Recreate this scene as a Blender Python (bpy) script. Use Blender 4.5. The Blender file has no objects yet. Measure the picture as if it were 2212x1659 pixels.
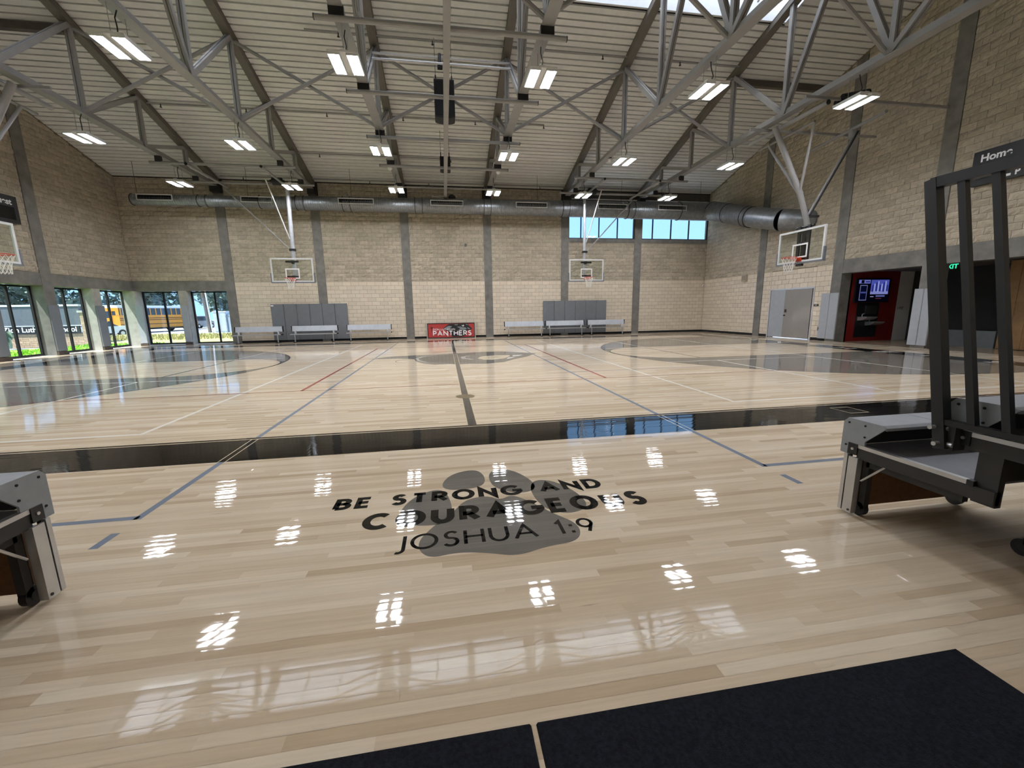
import bpy, math, random
import numpy as np
from mathutils import Matrix, Vector
random.seed(7)
rng = np.random.RandomState(7)
sc = bpy.context.scene
COL = sc.collection
PI = math.pi

# ------------------------------------------------------------------ camera
YAW, PITCH, ROLL = 0.158382, -0.178389, -0.015825
CAMP = (-0.2908, -12.7408, 1.4492)
FPX = 881.786
def cam_axes():
    cy, sy, cp, sp = math.cos(YAW), math.sin(YAW), math.cos(PITCH), math.sin(PITCH)
    f = Vector((sy*cp, cy*cp, sp)); r = Vector((cy, -sy, 0)); u = r.cross(f)
    cr, sr = math.cos(ROLL), math.sin(ROLL)
    return cr*r + sr*u, -sr*r + cr*u, f
_r, _u, _f = cam_axes()
camd = bpy.data.cameras.new('camera')
camd.sensor_fit = 'HORIZONTAL'; camd.sensor_width = 36.0
camd.lens = FPX/2212*36.0
camd.clip_start = 0.05; camd.clip_end = 800
cam = bpy.data.objects.new('camera', camd)
cam.matrix_world = Matrix(((_r.x, _u.x, -_f.x, CAMP[0]), (_r.y, _u.y, -_f.y, CAMP[1]), (_r.z, _u.z, -_f.z, CAMP[2]), (0, 0, 0, 1)))
COL.objects.link(cam); sc.camera = cam
def pix(P):
    d = Vector(P) - Vector(CAMP); z = d.dot(_f)
    if z < 0.1: return None
    return (1106 + FPX*d.dot(_r)/z, 829.5 - FPX*d.dot(_u)/z, z)

# ------------------------------------------------------------------ light, sky, exposure
sc.view_settings.view_transform = 'Standard'; sc.view_settings.look = 'None'
sc.view_settings.gamma = 1.0; sc.view_settings.use_curve_mapping = False
sc.view_settings.exposure = 0.68
LAMP = 64.0            # radiance of the pendant light panels
SKY = 1.1
SUN = 9.0
world = bpy.data.worlds.new('sky'); sc.world = world; world.use_nodes = True
nt = world.node_tree; nt.nodes.clear()
tc = nt.nodes.new('ShaderNodeTexCoord'); sep = nt.nodes.new('ShaderNodeSeparateXYZ')
ramp = nt.nodes.new('ShaderNodeValToRGB'); bg = nt.nodes.new('ShaderNodeBackground'); wo = nt.nodes.new('ShaderNodeOutputWorld')
nt.links.new(tc.outputs['Generated'], sep.inputs[0]); nt.links.new(sep.outputs['Z'], ramp.inputs[0])
ramp.color_ramp.elements[0].position = 0.0; ramp.color_ramp.elements[0].color = (0.37, 0.63, 1.0, 1)
ramp.color_ramp.elements[1].position = 0.7; ramp.color_ramp.elements[1].color = (0.22, 0.48, 0.95, 1)
nt.links.new(ramp.outputs[0], bg.inputs[0]); bg.inputs[1].default_value = SKY
nt.links.new(bg.outputs[0], wo.inputs[0])
sund = bpy.data.lights.new('sun', 'SUN'); sund.energy = SUN; sund.angle = 0.01; sund.color = (1.0, 0.95, 0.86)
sun = bpy.data.objects.new('sun', sund); COL.objects.link(sun)
sun.rotation_euler = Vector((0.42, 0.28, -1.0)).to_track_quat('-Z', 'Y').to_euler()
sc.cycles.max_bounces = 8; sc.cycles.diffuse_bounces = 5; sc.cycles.glossy_bounces = 4; sc.cycles.transmission_bounces = 6
sc.cycles.transparent_max_bounces = 12
sc.cycles.caustics_reflective = False; sc.cycles.caustics_refractive = False
sc.cycles.sample_clamp_indirect = 6.0
sc.cycles.use_denoising = True
try: sc.cycles.denoiser = 'OPENIMAGEDENOISE'
except Exception: pass

# ------------------------------------------------------------------ helpers
def lin(c):
    if isinstance(c, str):
        c = c.lstrip('#'); c = [int(c[i:i+2], 16)/255 for i in (0, 2, 4)]
    return tuple(x/12.92 if x <= 0.04045 else ((x+0.055)/1.055)**2.4 for x in c) + (1.0,)
class N:
    """tiny node-tree helper"""
    def __init__(s, name):
        s.m = bpy.data.materials.new(name); s.m.use_nodes = True; s.t = s.m.node_tree; s.t.nodes.clear()
        s.out = s.t.nodes.new('ShaderNodeOutputMaterial')
    def n(s, ty, **kw):
        x = s.t.nodes.new(ty)
        for k, v in kw.items(): setattr(x, k, v)
        return x
    def set(s, sock, v):
        if hasattr(v, 'is_linked') or isinstance(v, bpy.types.NodeSocket): s.t.links.new(v, sock)
        else: sock.default_value = v[:3] if (sock.type == 'VECTOR' and hasattr(v, '__len__')) else v
    def math(s, op, a, b=None, c=None):
        x = s.n('ShaderNodeMath', operation=op); s.set(x.inputs[0], a)
        if b is not None: s.set(x.inputs[1], b)
        if c is not None: s.set(x.inputs[2], c)
        return x.outputs[0]
    def mix(s, f, a, b, bt='MIX'):
        x = s.n('ShaderNodeMix', data_type='RGBA', blend_type=bt)
        s.set(x.inputs[0], f); s.set(x.inputs[6], a); s.set(x.inputs[7], b); return x.outputs[2]
    def coord(s, kind='Object'): return s.n('ShaderNodeTexCoord').outputs[kind]
    def mapped(s, scale, kind='Object'):
        x = s.n('ShaderNodeMapping'); s.set(x.inputs[0], s.coord(kind)); x.inputs['Scale'].default_value = scale; return x.outputs[0]
    def noise(s, vec, scale=1.0, detail=3.0, rough=0.55):
        x = s.n('ShaderNodeTexNoise'); s.set(x.inputs['Vector'], vec); x.inputs['Scale'].default_value = scale
        x.inputs['Detail'].default_value = detail; x.inputs['Roughness'].default_value = rough; return x.outputs['Fac']
    def attr(s, name): return s.n('ShaderNodeAttribute', attribute_name=name).outputs['Fac']
    def wn(s, v, dim='1D', w=None):
        x = s.n('ShaderNodeTexWhiteNoise', noise_dimensions=dim)
        if dim == '1D': s.set(x.inputs['W'], v)
        else: s.set(x.inputs['Vector'], v)
        return x
    def rampv(s, f, pts):
        x = s.n('ShaderNodeValToRGB'); e = x.color_ramp.elements
        while len(e) < len(pts): e.new(0.5)
        for el, (p, c) in zip(e, pts): el.position = p; el.color = c
        s.set(x.inputs[0], f); return x.outputs[0]
    def pbr(s, **kw):
        b = s.n('ShaderNodeBsdfPrincipled')
        for k, v in kw.items(): s.set(b.inputs[k.replace('_', ' ')], v)
        s.t.links.new(b.outputs[0], s.out.inputs[0]); return b
_M = {}
def mat(name, color, rough=0.6, metal=0.0, var=0.10, vscale=6.0, bump=0.0, bscale=60.0, spec=0.5, rnd=0.0, coat=0.0):
    """plain procedural material: colour broken up by noise, optional fine relief"""
    if name in _M: return _M[name]
    g = N(name); c = lin(color)
    co = g.coord()
    f = g.noise(co, vscale, 4.0)
    lo = tuple(x*(1-var) for x in c[:3]) + (1,); hi = tuple(min(1, x*(1+var)) for x in c[:3]) + (1,)
    colr = g.rampv(f, [(0.3, lo), (0.7, hi)])
    if rnd:
        k = g.math('MULTIPLY_ADD', g.attr('rnd'), 2*rnd, 1-rnd)
        v = g.n('ShaderNodeVectorMath', operation='SCALE'); g.set(v.inputs[0], colr); g.set(v.inputs['Scale'], k); colr = v.outputs[0]
    b = g.pbr(Base_Color=colr, Roughness=rough, Metallic=metal)
    b.inputs['Specular IOR Level'].default_value = spec
    b.inputs['Coat Weight'].default_value = coat
    if bump:
        bp = g.n('ShaderNodeBump'); bp.inputs['Strength'].default_value = bump; bp.inputs['Distance'].default_value = 0.02
        g.set(bp.inputs['Height'], g.noise(co, bscale, 4.0, 0.6)); g.t.links.new(bp.outputs[0], b.inputs['Normal'])
    _M[name] = g.m; return g.m
def emis(name, color, strength):
    if name in _M: return _M[name]
    g = N(name); e = g.n('ShaderNodeEmission'); e.inputs[0].default_value = lin(color); e.inputs[1].default_value = strength
    g.t.links.new(e.outputs[0], g.out.inputs[0]); _M[name] = g.m; return g.m

class MB:
    """collects geometry for ONE mesh object"""
    def __init__(s, off=(0, 0, 0), tf=None): s.v = []; s.f = []; s.r = []; s.off = off; s.tf = tf
    def add(s, vs, fs, r=None):
        n = len(s.v)
        for p in vs:
            if s.tf: p = s.tf(p)
            s.v.append((p[0]-s.off[0], p[1]-s.off[1], p[2]-s.off[2]))
        for q in fs: s.f.append(tuple(i+n for i in q)); s.r.append(0.5 if r is None else r)
        return s
    def box(s, x0, x1, y0, y1, z0, z1, r=None):
        if x0 > x1: x0, x1 = x1, x0
        if y0 > y1: y0, y1 = y1, y0
        return s.add([(x0,y0,z0),(x1,y0,z0),(x1,y1,z0),(x0,y1,z0),(x0,y0,z1),(x1,y0,z1),(x1,y1,z1),(x0,y1,z1)],
                     [(0,3,2,1),(4,5,6,7),(0,1,5,4),(1,2,6,5),(2,3,7,6),(3,0,4,7)], r)
    def bar(s, p0, p1, w, h, up=(0, 0, 1)):
        a = Vector(p0); b = Vector(p1); d = (b-a).normalized(); u = Vector(up)
        if abs(d.dot(u)) > 0.98: u = Vector((1, 0, 0))
        sx = d.cross(u).normalized(); sz = sx.cross(d).normalized()
        vs = []
        for c in (a, b):
            for i, j in ((-1,-1),(1,-1),(1,1),(-1,1)): vs.append(tuple(c + sx*(i*w/2) + sz*(j*h/2)))
        return s.add(vs, [(0,1,2,3),(7,6,5,4),(0,4,5,1),(1,5,6,2),(2,6,7,3),(3,7,4,0)])
    def tube(s, pts, r, n=8, caps=True):
        pts = [Vector(p) for p in pts]; rs = r if isinstance(r, (list, tuple)) else [r]*len(pts)
        rings = []; prev = None; vs = []; fs = []
        for i, p in enumerate(pts):
            d = (pts[min(i+1, len(pts)-1)] - pts[max(i-1, 0)])
            d = d.normalized() if d.length > 1e-9 else Vector((0, 0, 1))
            if prev is None:
                u = Vector((0, 0, 1)) if abs(d.z) < 0.95 else Vector((1, 0, 0))
                a = d.cross(u).normalized()
            else:
                a = (prev - d*prev.dot(d)).normalized()
            prev = a; b = d.cross(a)
            for k in range(n):
                t = 2*PI*k/n; vs.append(tuple(p + (a*math.cos(t) + b*math.sin(t))*rs[i]))
        for i in range(len(pts)-1):
            for k in range(n):
                k2 = (k+1) % n; fs.append((i*n+k, i*n+k2, (i+1)*n+k2, (i+1)*n+k))
        if caps:
            fs.append(tuple(range(n-1, -1, -1))); fs.append(tuple((len(pts)-1)*n+k for k in range(n)))
        return s.add(vs, fs)
    def ring(s, c, R, r, axis='z', n=24, m=8):
        vs = []; fs = []
        for i in range(n):
            t = 2*PI*i/n
            for j in range(m):
                q = 2*PI*j/m; rr = R + r*math.cos(q); h = r*math.sin(q); x, y = rr*math.cos(t), rr*math.sin(t)
                vs.append({'z': (c[0]+x, c[1]+y, c[2]+h), 'y': (c[0]+x, c[1]+h, c[2]+y), 'x': (c[0]+h, c[1]+x, c[2]+y)}[axis])
        for i in range(n):
            for j in range(m):
                fs.append((i*m+j, ((i+1) % n)*m+j, ((i+1) % n)*m+(j+1) % m, i*m+(j+1) % m))
        return s.add(vs, fs)
    def prism(s, poly, fn, d0, d1):
        """poly: 2-D outline; fn(a, b, d) -> point; extruded from d0 to d1"""
        n = len(poly); vs = [fn(a, b, d0) for a, b in poly] + [fn(a, b, d1) for a, b in poly]
        fs = [tuple(range(n-1, -1, -1)), tuple(range(n, 2*n))] + [(i, (i+1) % n, n+(i+1) % n, n+i) for i in range(n)]
        return s.add(vs, fs)
    def flat(s, poly, z): return s.add([(a, b, z) for a, b in poly], [tuple(range(len(poly)))])
    def ribbon(s, pts, w, fn):
        """flat mitred ribbon along a 2-D polyline"""
        n = len(pts); L = []; Rr = []
        closed = n > 2 and abs(pts[0][0]-pts[-1][0]) < 1e-6 and abs(pts[0][1]-pts[-1][1]) < 1e-6
        P = [Vector(p) for p in pts]
        for i in range(n):
            if closed and i in (0, n-1): a, b = P[-2], P[1]; c = P[0]
            else: a, b, c = P[max(i-1, 0)], P[min(i+1, n-1)], P[i]
            d1 = (c-a).normalized() if (c-a).length > 1e-9 else None
            d2 = (b-c).normalized() if (b-c).length > 1e-9 else None
            if d1 is None: d1 = d2
            if d2 is None: d2 = d1
            nn = Vector((-(d1.y+d2.y), d1.x+d2.x))
            nn = nn.normalized() if nn.length > 1e-6 else Vector((-d1.y, d1.x))
            k = 1/max(0.35, nn.dot(Vector((-d1.y, d1.x))))
            L.append(c + nn*(w/2*k)); Rr.append(c - nn*(w/2*k))
        vs = [fn(p.x, p.y) for p in L] + [fn(p.x, p.y) for p in Rr]
        return s.add(vs, [(i, i+1, n+i+1, n+i) for i in range(n-1)])
    def build(s, name, m, parent=None, smooth=False, kind=None):
        me = bpy.data.meshes.new(name); me.from_pydata(s.v, [], s.f)
        if m: me.materials.append(m)
        a = me.attributes.new('rnd', 'FLOAT', 'FACE'); a.data.foreach_set('value', s.r)
        if smooth: me.polygons.foreach_set('use_smooth', [True]*len(me.polygons)); me.set_sharp_from_angle(angle=0.7)
        me.update()
        o = bpy.data.objects.new(name, me); COL.objects.link(o)
        if parent is not None: o.parent = parent
        if kind: o['kind'] = kind
        return o
def thing(name, label, cat, loc=(0, 0, 0), group=None, kind=None):
    o = bpy.data.objects.new(name, None); COL.objects.link(o); o.location = loc; o.empty_display_size = 0.1
    o['label'] = label; o['category'] = cat
    if group: o['group'] = group
    if kind: o['kind'] = kind
    return o
def tag(o, label, cat, group=None):
    o['label'] = label; o['category'] = cat
    if group: o['group'] = group
    return o
def struct(name, label=None, loc=(0, 0, 0)):
    o = bpy.data.objects.new(name, None); COL.objects.link(o); o.location = loc; o['kind'] = 'structure'
    if label: o['label'] = label
    return o
def copy_tree(o, parent=None):
    c = o.copy(); COL.objects.link(c)
    if parent is not None: c.parent = parent
    for ch in list(o.children): copy_tree(ch, c)
    return c

# geometric stroke lettering (capitals one unit high)
def arc(cx, cy, rx, ry, a0, a1, n=14):
    return [(cx+rx*math.cos(math.radians(a0+(a1-a0)*i/n)), cy+ry*math.sin(math.radians(a0+(a1-a0)*i/n))) for i in range(n+1)]
GL = {
 'A': (1.0, [[(0, 0), (.5, 1), (1, 0)], [(.19, .33), (.81, .33)]]),
 'B': (.68, [[(0, 0), (0, 1), (.33, 1)]+arc(.33, .76, .28, .24, 90, -90, 8)+[(0, .52)], [(.33, .52)]+arc(.36, .26, .32, .26, 90, -90, 8)+[(0, 0)]]),
 'C': (.95, [arc(.55, .5, .55, .5, 48, 312, 20)]),
 'D': (.86, [[(0, 0), (0, 1), (.3, 1)]+arc(.36, .5, .5, .5, 90, -90, 14)+[(0, 0)]]),
 'E': (.62, [[(.62, 1), (0, 1), (0, 0), (.62, 0)], [(0, .52), (.56, .52)]]),
 'F': (.58, [[(.58, 1), (0, 1), (0, 0)], [(0, .5), (.5, .5)]]),
 'G': (1.05, [arc(.55, .5, .55, .5, 45, 345, 22)+[(1.06, .46), (.6, .46)]]),
 'H': (.82, [[(0, 0), (0, 1)], [(.82, 0), (.82, 1)], [(0, .52), (.82, .52)]]),
 'I': (.05, [[(.025, 0), (.025, 1)]]),
 'J': (.42, [[(.42, 1), (.42, .1)]+arc(.2, .05, .22, .22, 10, -120, 8)]),
 'L': (.55, [[(0, 1), (0, 0), (.55, 0)]]),
 'N': (.88, [[(0, 0), (0, 1), (.88, 0), (.88, 1)]]),
 'O': (1.1, [arc(.55, .5, .55, .5, 0, 360, 28)]),
 'P': (.62, [[(0, 0), (0, 1), (.33, 1)]+arc(.33, .73, .3, .27, 90, -90, 8)+[(0, .46)]]),
 'R': (.70, [[(0, 0), (0, 1), (.33, 1)]+arc(.35, .74, .3, .26, 90, -90, 8)+[(0, .48)], [(.3, .48), (.7, 0)]]),
 'S': (.62, [arc(.32, .76, .26, .24, 30, 250, 12)+arc(.3, .26, .3, .27, 80, -150, 12)]),
 'T': (.72, [[(0, 1), (.72, 1)], [(.36, 1), (.36, 0)]]),
 'U': (.80, [[(0, 1), (0, .4)]+arc(.4, .4, .4, .4, 180, 360, 14)+[(.8, 1)]]),
 'Z': (.72, [[(.02, 1), (.7, 1), (0, 0), (.72, 0)]]),
 '1': (.30, [[(0, .8), (.22, 1), (.22, 0)]]),
 '9': (.68, [arc(.34, .68, .33, .32, 0, 360, 20), [(.67, .62), (.36, 0)]]),
 ':': (.10, [[(.05, .0), (.05, .16)], [(.05, .5), (.05, .66)]]),
 ' ': (.35, []),
}
def lettering(mb, text, x0, x1, y0, h, wt, fn):
    """strokes of `text` between x0 and x1, capital height h, stroke wt (fraction of h)"""
    nat = sum(GL[c][0] for c in text)*h
    room = (x1-x0) - wt*h - (len(text)-1)*(wt+0.14)*h
    kx = min(1.0, max(0.4, room/nat))          # narrow the letters until the gaps stay open
    gap = ((x1-x0) - wt*h - nat*kx)/max(1, len(text)-1)
    x = x0 + wt*h/2
    for c in text:
        adv, strokes = GL[c]
        for s in strokes:
            # inset so that the stroke stays inside the capital height
            pts = [(x + a*h*kx, y0 + wt*h/2 + b*h*(1-wt)) for a, b in s]
            mb.ribbon(pts, wt*h, fn)
        x += adv*h*kx + gap
    return mb
def text_mesh(txt, size, name, m, parent, M4, bold=0.0, ext=0.002):
    """built-in font text turned into a mesh"""
    cu = bpy.data.curves.new(name, 'FONT'); cu.body = txt; cu.size = size; cu.offset = bold; cu.extrude = ext
    o = bpy.data.objects.new('tmp', cu); COL.objects.link(o)
    dg = bpy.context.evaluated_depsgraph_get(); me = bpy.data.meshes.new_from_object(o.evaluated_get(dg))
    COL.objects.unlink(o); bpy.data.objects.remove(o)
    me.transform(M4); me.materials.clear(); me.materials.append(m)
    r = bpy.data.objects.new(name, me); COL.objects.link(r)
    if parent is not None: r.parent = parent
    return r
def wall_m(origin, xdir, ydir):
    x = Vector(xdir); y = Vector(ydir); z = x.cross(y)
    return Matrix(((x.x, y.x, z.x, origin[0]), (x.y, y.y, z.y, origin[1]), (x.z, y.z, z.z, origin[2]), (0, 0, 0, 1)))

# ------------------------------------------------------------------ materials
STRIP = 0.0572
def floor_mat(name, paint=None, board=False, stain=0.0):
    g = N(name); co = g.coord(); s = g.n('ShaderNodeSeparateXYZ'); g.set(s.inputs[0], co)
    yy = g.math('ADD', g.math('DIVIDE', s.outputs['Y'], STRIP), 1000.0)
    row = g.math('FLOOR', yy); fr = g.math('SUBTRACT', g.math('FRACT', yy), 0.5)
    r1 = g.wn(row).outputs['Value']
    cell = g.math('FLOOR', g.math('MULTIPLY_ADD', r1, 9.0, g.math('DIVIDE', s.outputs['X'], 1.15)))
    cv = g.n('ShaderNodeCombineXYZ'); g.set(cv.inputs[0], row); g.set(cv.inputs[1], cell)
    if board:
        w = g.wn(g.math('MULTIPLY', g.attr('rnd'), 977.0))
    else:
        w = g.wn(cv.outputs[0], '2D')
    sr = g.n('ShaderNodeSeparateColor'); g.set(sr.inputs[0], w.outputs['Color'])
    ra, rb, rc = sr.outputs[0], sr.outputs[1], sr.outputs[2]
    mp = g.n('ShaderNodeMapping'); g.set(mp.inputs[0], co); mp.inputs['Scale'].default_value = (2.2, 46, 1)
    sh = g.n('ShaderNodeCombineXYZ'); g.set(sh.inputs[0], g.math('MULTIPLY', ra, 40.0)); g.set(mp.inputs['Location'], sh.outputs[0])
    gr = g.noise(mp.outputs[0], 1.0, 5.0, 0.6)
    mp2 = g.n('ShaderNodeMapping'); g.set(mp2.inputs[0], co); mp2.inputs['Scale'].default_value = (3.0, 22, 1); g.set(mp2.inputs['Location'], sh.outputs[0])
    kn = g.noise(mp2.outputs[0], 1.0, 3.0, 0.5)
    if paint is None:
        base = g.rampv(ra, [(0.0, lin('#bba78d')), (0.25, lin('#c8b69d')), (0.62, lin('#cfbea6')), (1.0, lin('#d9cbb5'))])
        streak = g.rampv(kn, [(0.70, (0, 0, 0, 1)), (0.80, (1, 1, 1, 1))])
        col = g.mix(g.math('MULTIPLY', streak, 0.55), base, lin('#8e775e'))
        amp = 0.20
    else:
        base = lin(paint); col = base; amp = 0.10
        if stain:
            k = g.math('MULTIPLY_ADD', ra, stain*2, 1-stain)
            v = g.n('ShaderNodeVectorMath', operation='SCALE'); v.inputs[0].default_value = tuple(base[:3]); g.set(v.inputs['Scale'], k); col = v.outputs[0]; amp = 0.25
    k = g.math('MULTIPLY_ADD', gr, amp*2, 1-amp)
    v = g.n('ShaderNodeVectorMath', operation='SCALE'); g.set(v.inputs[0], col); g.set(v.inputs['Scale'], k)
    # each strip of the varnished floor is slightly crowned and tilted
    lf = g.noise(g.mapped((0.9, 2.2, 1)), 1.0, 2.0)
    ny = g.math('ADD', g.math('MULTIPLY', g.math('SUBTRACT', rb, 0.5), 0.012), g.math('MULTIPLY', fr, 0.016))
    ny = g.math('ADD', ny, g.math('MULTIPLY', g.math('SUBTRACT', lf, 0.5), 0.010))
    nx = g.math('MULTIPLY', g.math('SUBTRACT', rc, 0.5), 0.004)
    nx = g.math('ADD', nx, g.math('MULTIPLY', g.math('SUBTRACT', gr, 0.5), 0.006))
    nv = g.n('ShaderNodeCombineXYZ'); g.set(nv.inputs[0], nx); g.set(nv.inputs[1], ny); nv.inputs[2].default_value = 1.0
    nn = g.n('ShaderNodeVectorMath', operation='NORMALIZE'); g.set(nn.inputs[0], nv.outputs[0])
    b = g.pbr(Base_Color=v.outputs[0], Roughness=0.5, Normal=nn.outputs[0])
    b.inputs['Specular IOR Level'].default_value = 0.0
    b.inputs['Coat Weight'].default_value = 0.85; b.inputs['Coat Roughness'].default_value = 0.035; b.inputs['Coat IOR'].default_value = 1.5
    g.t.links.new(nn.outputs[0], b.inputs['Coat Normal'])
    return g.m
F_WOOD = floor_mat('maple_floor'); F_BOARD = floor_mat('maple_board', board=True)
F_BLACK = floor_mat('floor_paint_black', '#191817'); F_WHITE = floor_mat('floor_paint_white', '#e6e3dc')
F_RED = floor_mat('floor_paint_red', '#9c332d'); F_BLUE = floor_mat('floor_paint_blue', '#7e8796')
F_GREY = floor_mat('floor_stain_grey', '#7b756c', stain=0.10); F_PAW = floor_mat('floor_stain_paw', '#6f6b65', stain=0.10)
F_LET = floor_mat('floor_lettering_black', '#0f0f11'); F_DGREY = floor_mat('floor_paint_dark_grey', '#4a4845')
F_MGREY = floor_mat('floor_paint_mid_grey', '#6b6965'); F_LGREY = floor_mat('floor_paint_light_grey', '#a5a3a0'); F_CREAM = floor_mat('floor_paint_cream', '#cdbfa4')

M_SPLIT = mat('split_face_block', '#b6ac9a', 0.95, var=0.10, vscale=9, bump=0.8, bscale=38, rnd=0.11, spec=0.2)
M_SMOOTH = mat('smooth_block', '#d6cab7', 0.85, var=0.05, vscale=14, bump=0.12, bscale=90, rnd=0.06, spec=0.3)
M_MORTAR = mat('mortar', '#857a67', 0.95, var=0.08, spec=0.2)
M_CONC = mat('concrete', '#787671', 0.8, var=0.22, vscale=3.0, bump=0.12, bscale=30, spec=0.3)
M_CONCL = mat('concrete_light', '#a9a79f', 0.8, var=0.14, vscale=4.0, bump=0.1, bscale=30, spec=0.3)
M_DECK = mat('roof_deck_paint', '#e0e1df', 0.55, var=0.04, rnd=0.05, spec=0.4)
M_DARK = mat('deck_groove', '#2e2c2a', 0.9, var=0.05)
M_STEEL = mat('grey_steel_paint', '#939292', 0.45, var=0.06, vscale=3)
M_STEELD = mat('dark_steel', '#2c2b2b', 0.6, var=0.1)
M_ALU = mat('aluminium', '#c9cacc', 0.35, metal=0.85, var=0.05, vscale=10)
M_WHITEM = mat('white_metal', '#d8dadb', 0.4, var=0.03)
M_GALV = mat('galvanised_duct', '#8f9397', 0.42, metal=0.8, var=0.18, vscale=7)
M_BLK = mat('black_paint', '#17181b', 0.45, var=0.15)
M_BLKM = mat('matt_black', '#121214', 0.85, var=0.15)
M_PAD = mat('grey_vinyl', '#73777d', 0.5, var=0.05, vscale=5, bump=0.05, bscale=120)
M_PADL = mat('light_grey_vinyl', '#a3a8ae', 0.5, var=0.05, vscale=5, bump=0.05, bscale=120)
M_DOOR = mat('grey_door', '#8f8b87', 0.5, var=0.03)
M_RED = mat('rim_orange', '#c2401f', 0.4, var=0.06)
M_NET = mat('white_net', '#e8e6e0', 0.8, var=0.04)
M_WHITE = mat('white_print', '#ececee', 0.5, var=0.02)
M_TRUNK = mat('bark', '#5a5046', 0.9, var=0.2)
def glass(name, tint, trans=0.9):
    g = N(name); a = g.n('ShaderNodeBsdfTransparent'); a.inputs[0].default_value = tint
    b = g.n('ShaderNodeBsdfGlossy'); b.inputs['Roughness'].default_value = 0.02; b.inputs[0].default_value = (1, 1, 1, 1)
    ge = g.n('ShaderNodeNewGeometry'); dp = g.n('ShaderNodeVectorMath', operation='DOT_PRODUCT'); g.set(dp.inputs[0], ge.outputs['Normal']); g.set(dp.inputs[1], ge.outputs['Incoming'])
    k = g.math('POWER', g.math('SUBTRACT', 1.0, g.math('ABSOLUTE', dp.outputs['Value'])), 5.0)
    mx = g.n('ShaderNodeMixShader'); g.set(mx.inputs[0], g.math('MULTIPLY_ADD', k, 0.93, 0.06)); g.t.links.new(a.outputs[0], mx.inputs[1]); g.t.links.new(b.outputs[0], mx.inputs[2])
    g.t.links.new(mx.outputs[0], g.out.inputs[0]); return g.m
M_GLASS = glass('window_glass', (0.86, 0.94, 0.97, 1)); M_BOARDGLASS = glass('backboard_glass', (0.88, 0.93, 0.90, 1))
def translucent(name, col):
    g = N(name); a = g.n('ShaderNodeBsdfTranslucent'); a.inputs[0].default_value = lin(col)
    b = g.n('ShaderNodeBsdfTransparent'); b.inputs[0].default_value = lin(col); mx = g.n('ShaderNodeMixShader'); mx.inputs[0].default_value = 0.12
    g.t.links.new(a.outputs[0], mx.inputs[1]); g.t.links.new(b.outputs[0], mx.inputs[2]); g.t.links.new(mx.outputs[0], g.out.inputs[0]); return g.m
M_SKYL = translucent('skylight_panel', '#f4f7fb')
M_LAMP = emis('lamp_panel', '#f6f8ff', LAMP)

# ------------------------------------------------------------------ the room: sizes
D, XR, XL, YN, YRIDGE = 10.362, 15.24, -15.26, -13.16, -1.40
BAY = 4.35
COLX = [-10.875, -6.525, -2.175, 2.175, 6.525, 10.875]
CW = 0.42
def zroof(y):
    return 7.90 + 0.295*(D - y) if y >= YRIDGE else 7.90 + 0.295*(D - (2*YRIDGE - y))

# ---- floor
floor = struct('floor', 'varnished maple gym floor with game lines and black borders')
BX0, BX1, BY0 = -3.0, 4.0, -205*STRIP          # the strip of separate boards nearest the camera
NROW = 57; BY1 = BY0 + NROW*STRIP
fb = MB()
def fq(x0, x1, y0, y1, z=0.0): fb.add([(x0, y0, z), (x1, y0, z), (x1, y1, z), (x0, y1, z)], [(0, 1, 2, 3)])
fq(-15.26, XR, BY1, D); fq(-15.26, BX0, BY0, BY1); fq(BX1, XR, BY0, BY1); fq(-15.26, XR, YN, BY0)
fq(BX0, BX1, BY0, BY1, -0.016)
fb.box(-15.26, XR, YN, D, -0.30, -0.02)
o = fb.build('floor_surface', F_WOOD, floor)
fa = MB(); fa.add([(XR, -6, -0.001), (21, -6, -0.001), (21, 1.6, -0.001), (XR, 1.6, -0.001)], [(0, 1, 2, 3)]); fa.box(XR, 21, -6, 1.6, -0.3, -0.02)
fa.build('hallway_floor', mat('hall_floor', '#8a7a66', 0.25, var=0.1), floor)
boards = []
for k in range(NROW):
    y0 = BY0 + k*STRIP; x = BX0
    cuts = [BX0]; x = BX0 + random.uniform(0.2, 1.4)
    while x < BX1 - 0.25:
        cuts.append(x); x += random.choice((0.45, 0.7, 0.95, 1.2, 1.5, 1.9))*random.uniform(0.9, 1.1)
    cuts.append(BX1)
    for a, b in zip(cuts[:-1], cuts[1:]):
        pc = pix(((a+b)/2, y0+STRIP/2, 0))
        sc_ = 0 if pc is None or not (-500 < pc[0] < 2700 and pc[1] < 1900) else 1/pc[2]
        boards.append((sc_, a, b, y0, random.random()))
boards.sort(key=lambda t: -t[0])
rest = MB()
for i, (s_, a, b, y0, rv) in enumerate(boards):
    q = MB() if i < 300 else rest
    g_ = 0.0005
    q.box(a+g_, b-g_, y0+g_, y0+STRIP-g_, -0.014, 0.0, rv)
    if i < 300: q.build('floor_board', F_BOARD, floor)
rest.build('floor_boards', F_BOARD, floor, kind='stuff')

# ---- floor markings (flat paint and stain on the boards)
ln = lambda x, y: (x, y, 0.0006)
def rect_line(name, x0, x1, y0, y1, m, z=0.0006):
    q = MB(); q.add([(x0, y0, z), (x1, y0, z), (x1, y1, z), (x0, y1, z)], [(0, 1, 2, 3)]); return q.build(name, m, floor)
BWY = 0.75
# black border band with a thin bare-wood line inside its edge
rect_line('border_band', -13.55, 13.55, -7.62-0.05, -7.62, F_BLACK)
rect_line('border_band', -13.55, 13.55, -8.44, -7.695, F_BLACK)
rect_line('border_band', -13.55, 13.55, 7.62, 7.67, F_BLACK)
rect_line('border_band', -13.55, 13.55, 7.695, 8.40, F_BLACK)
for s in (-1, 1):
    rect_line('border_band', s*12.80, s*13.62, -7.67, 7.67, F_BLACK)
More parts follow.
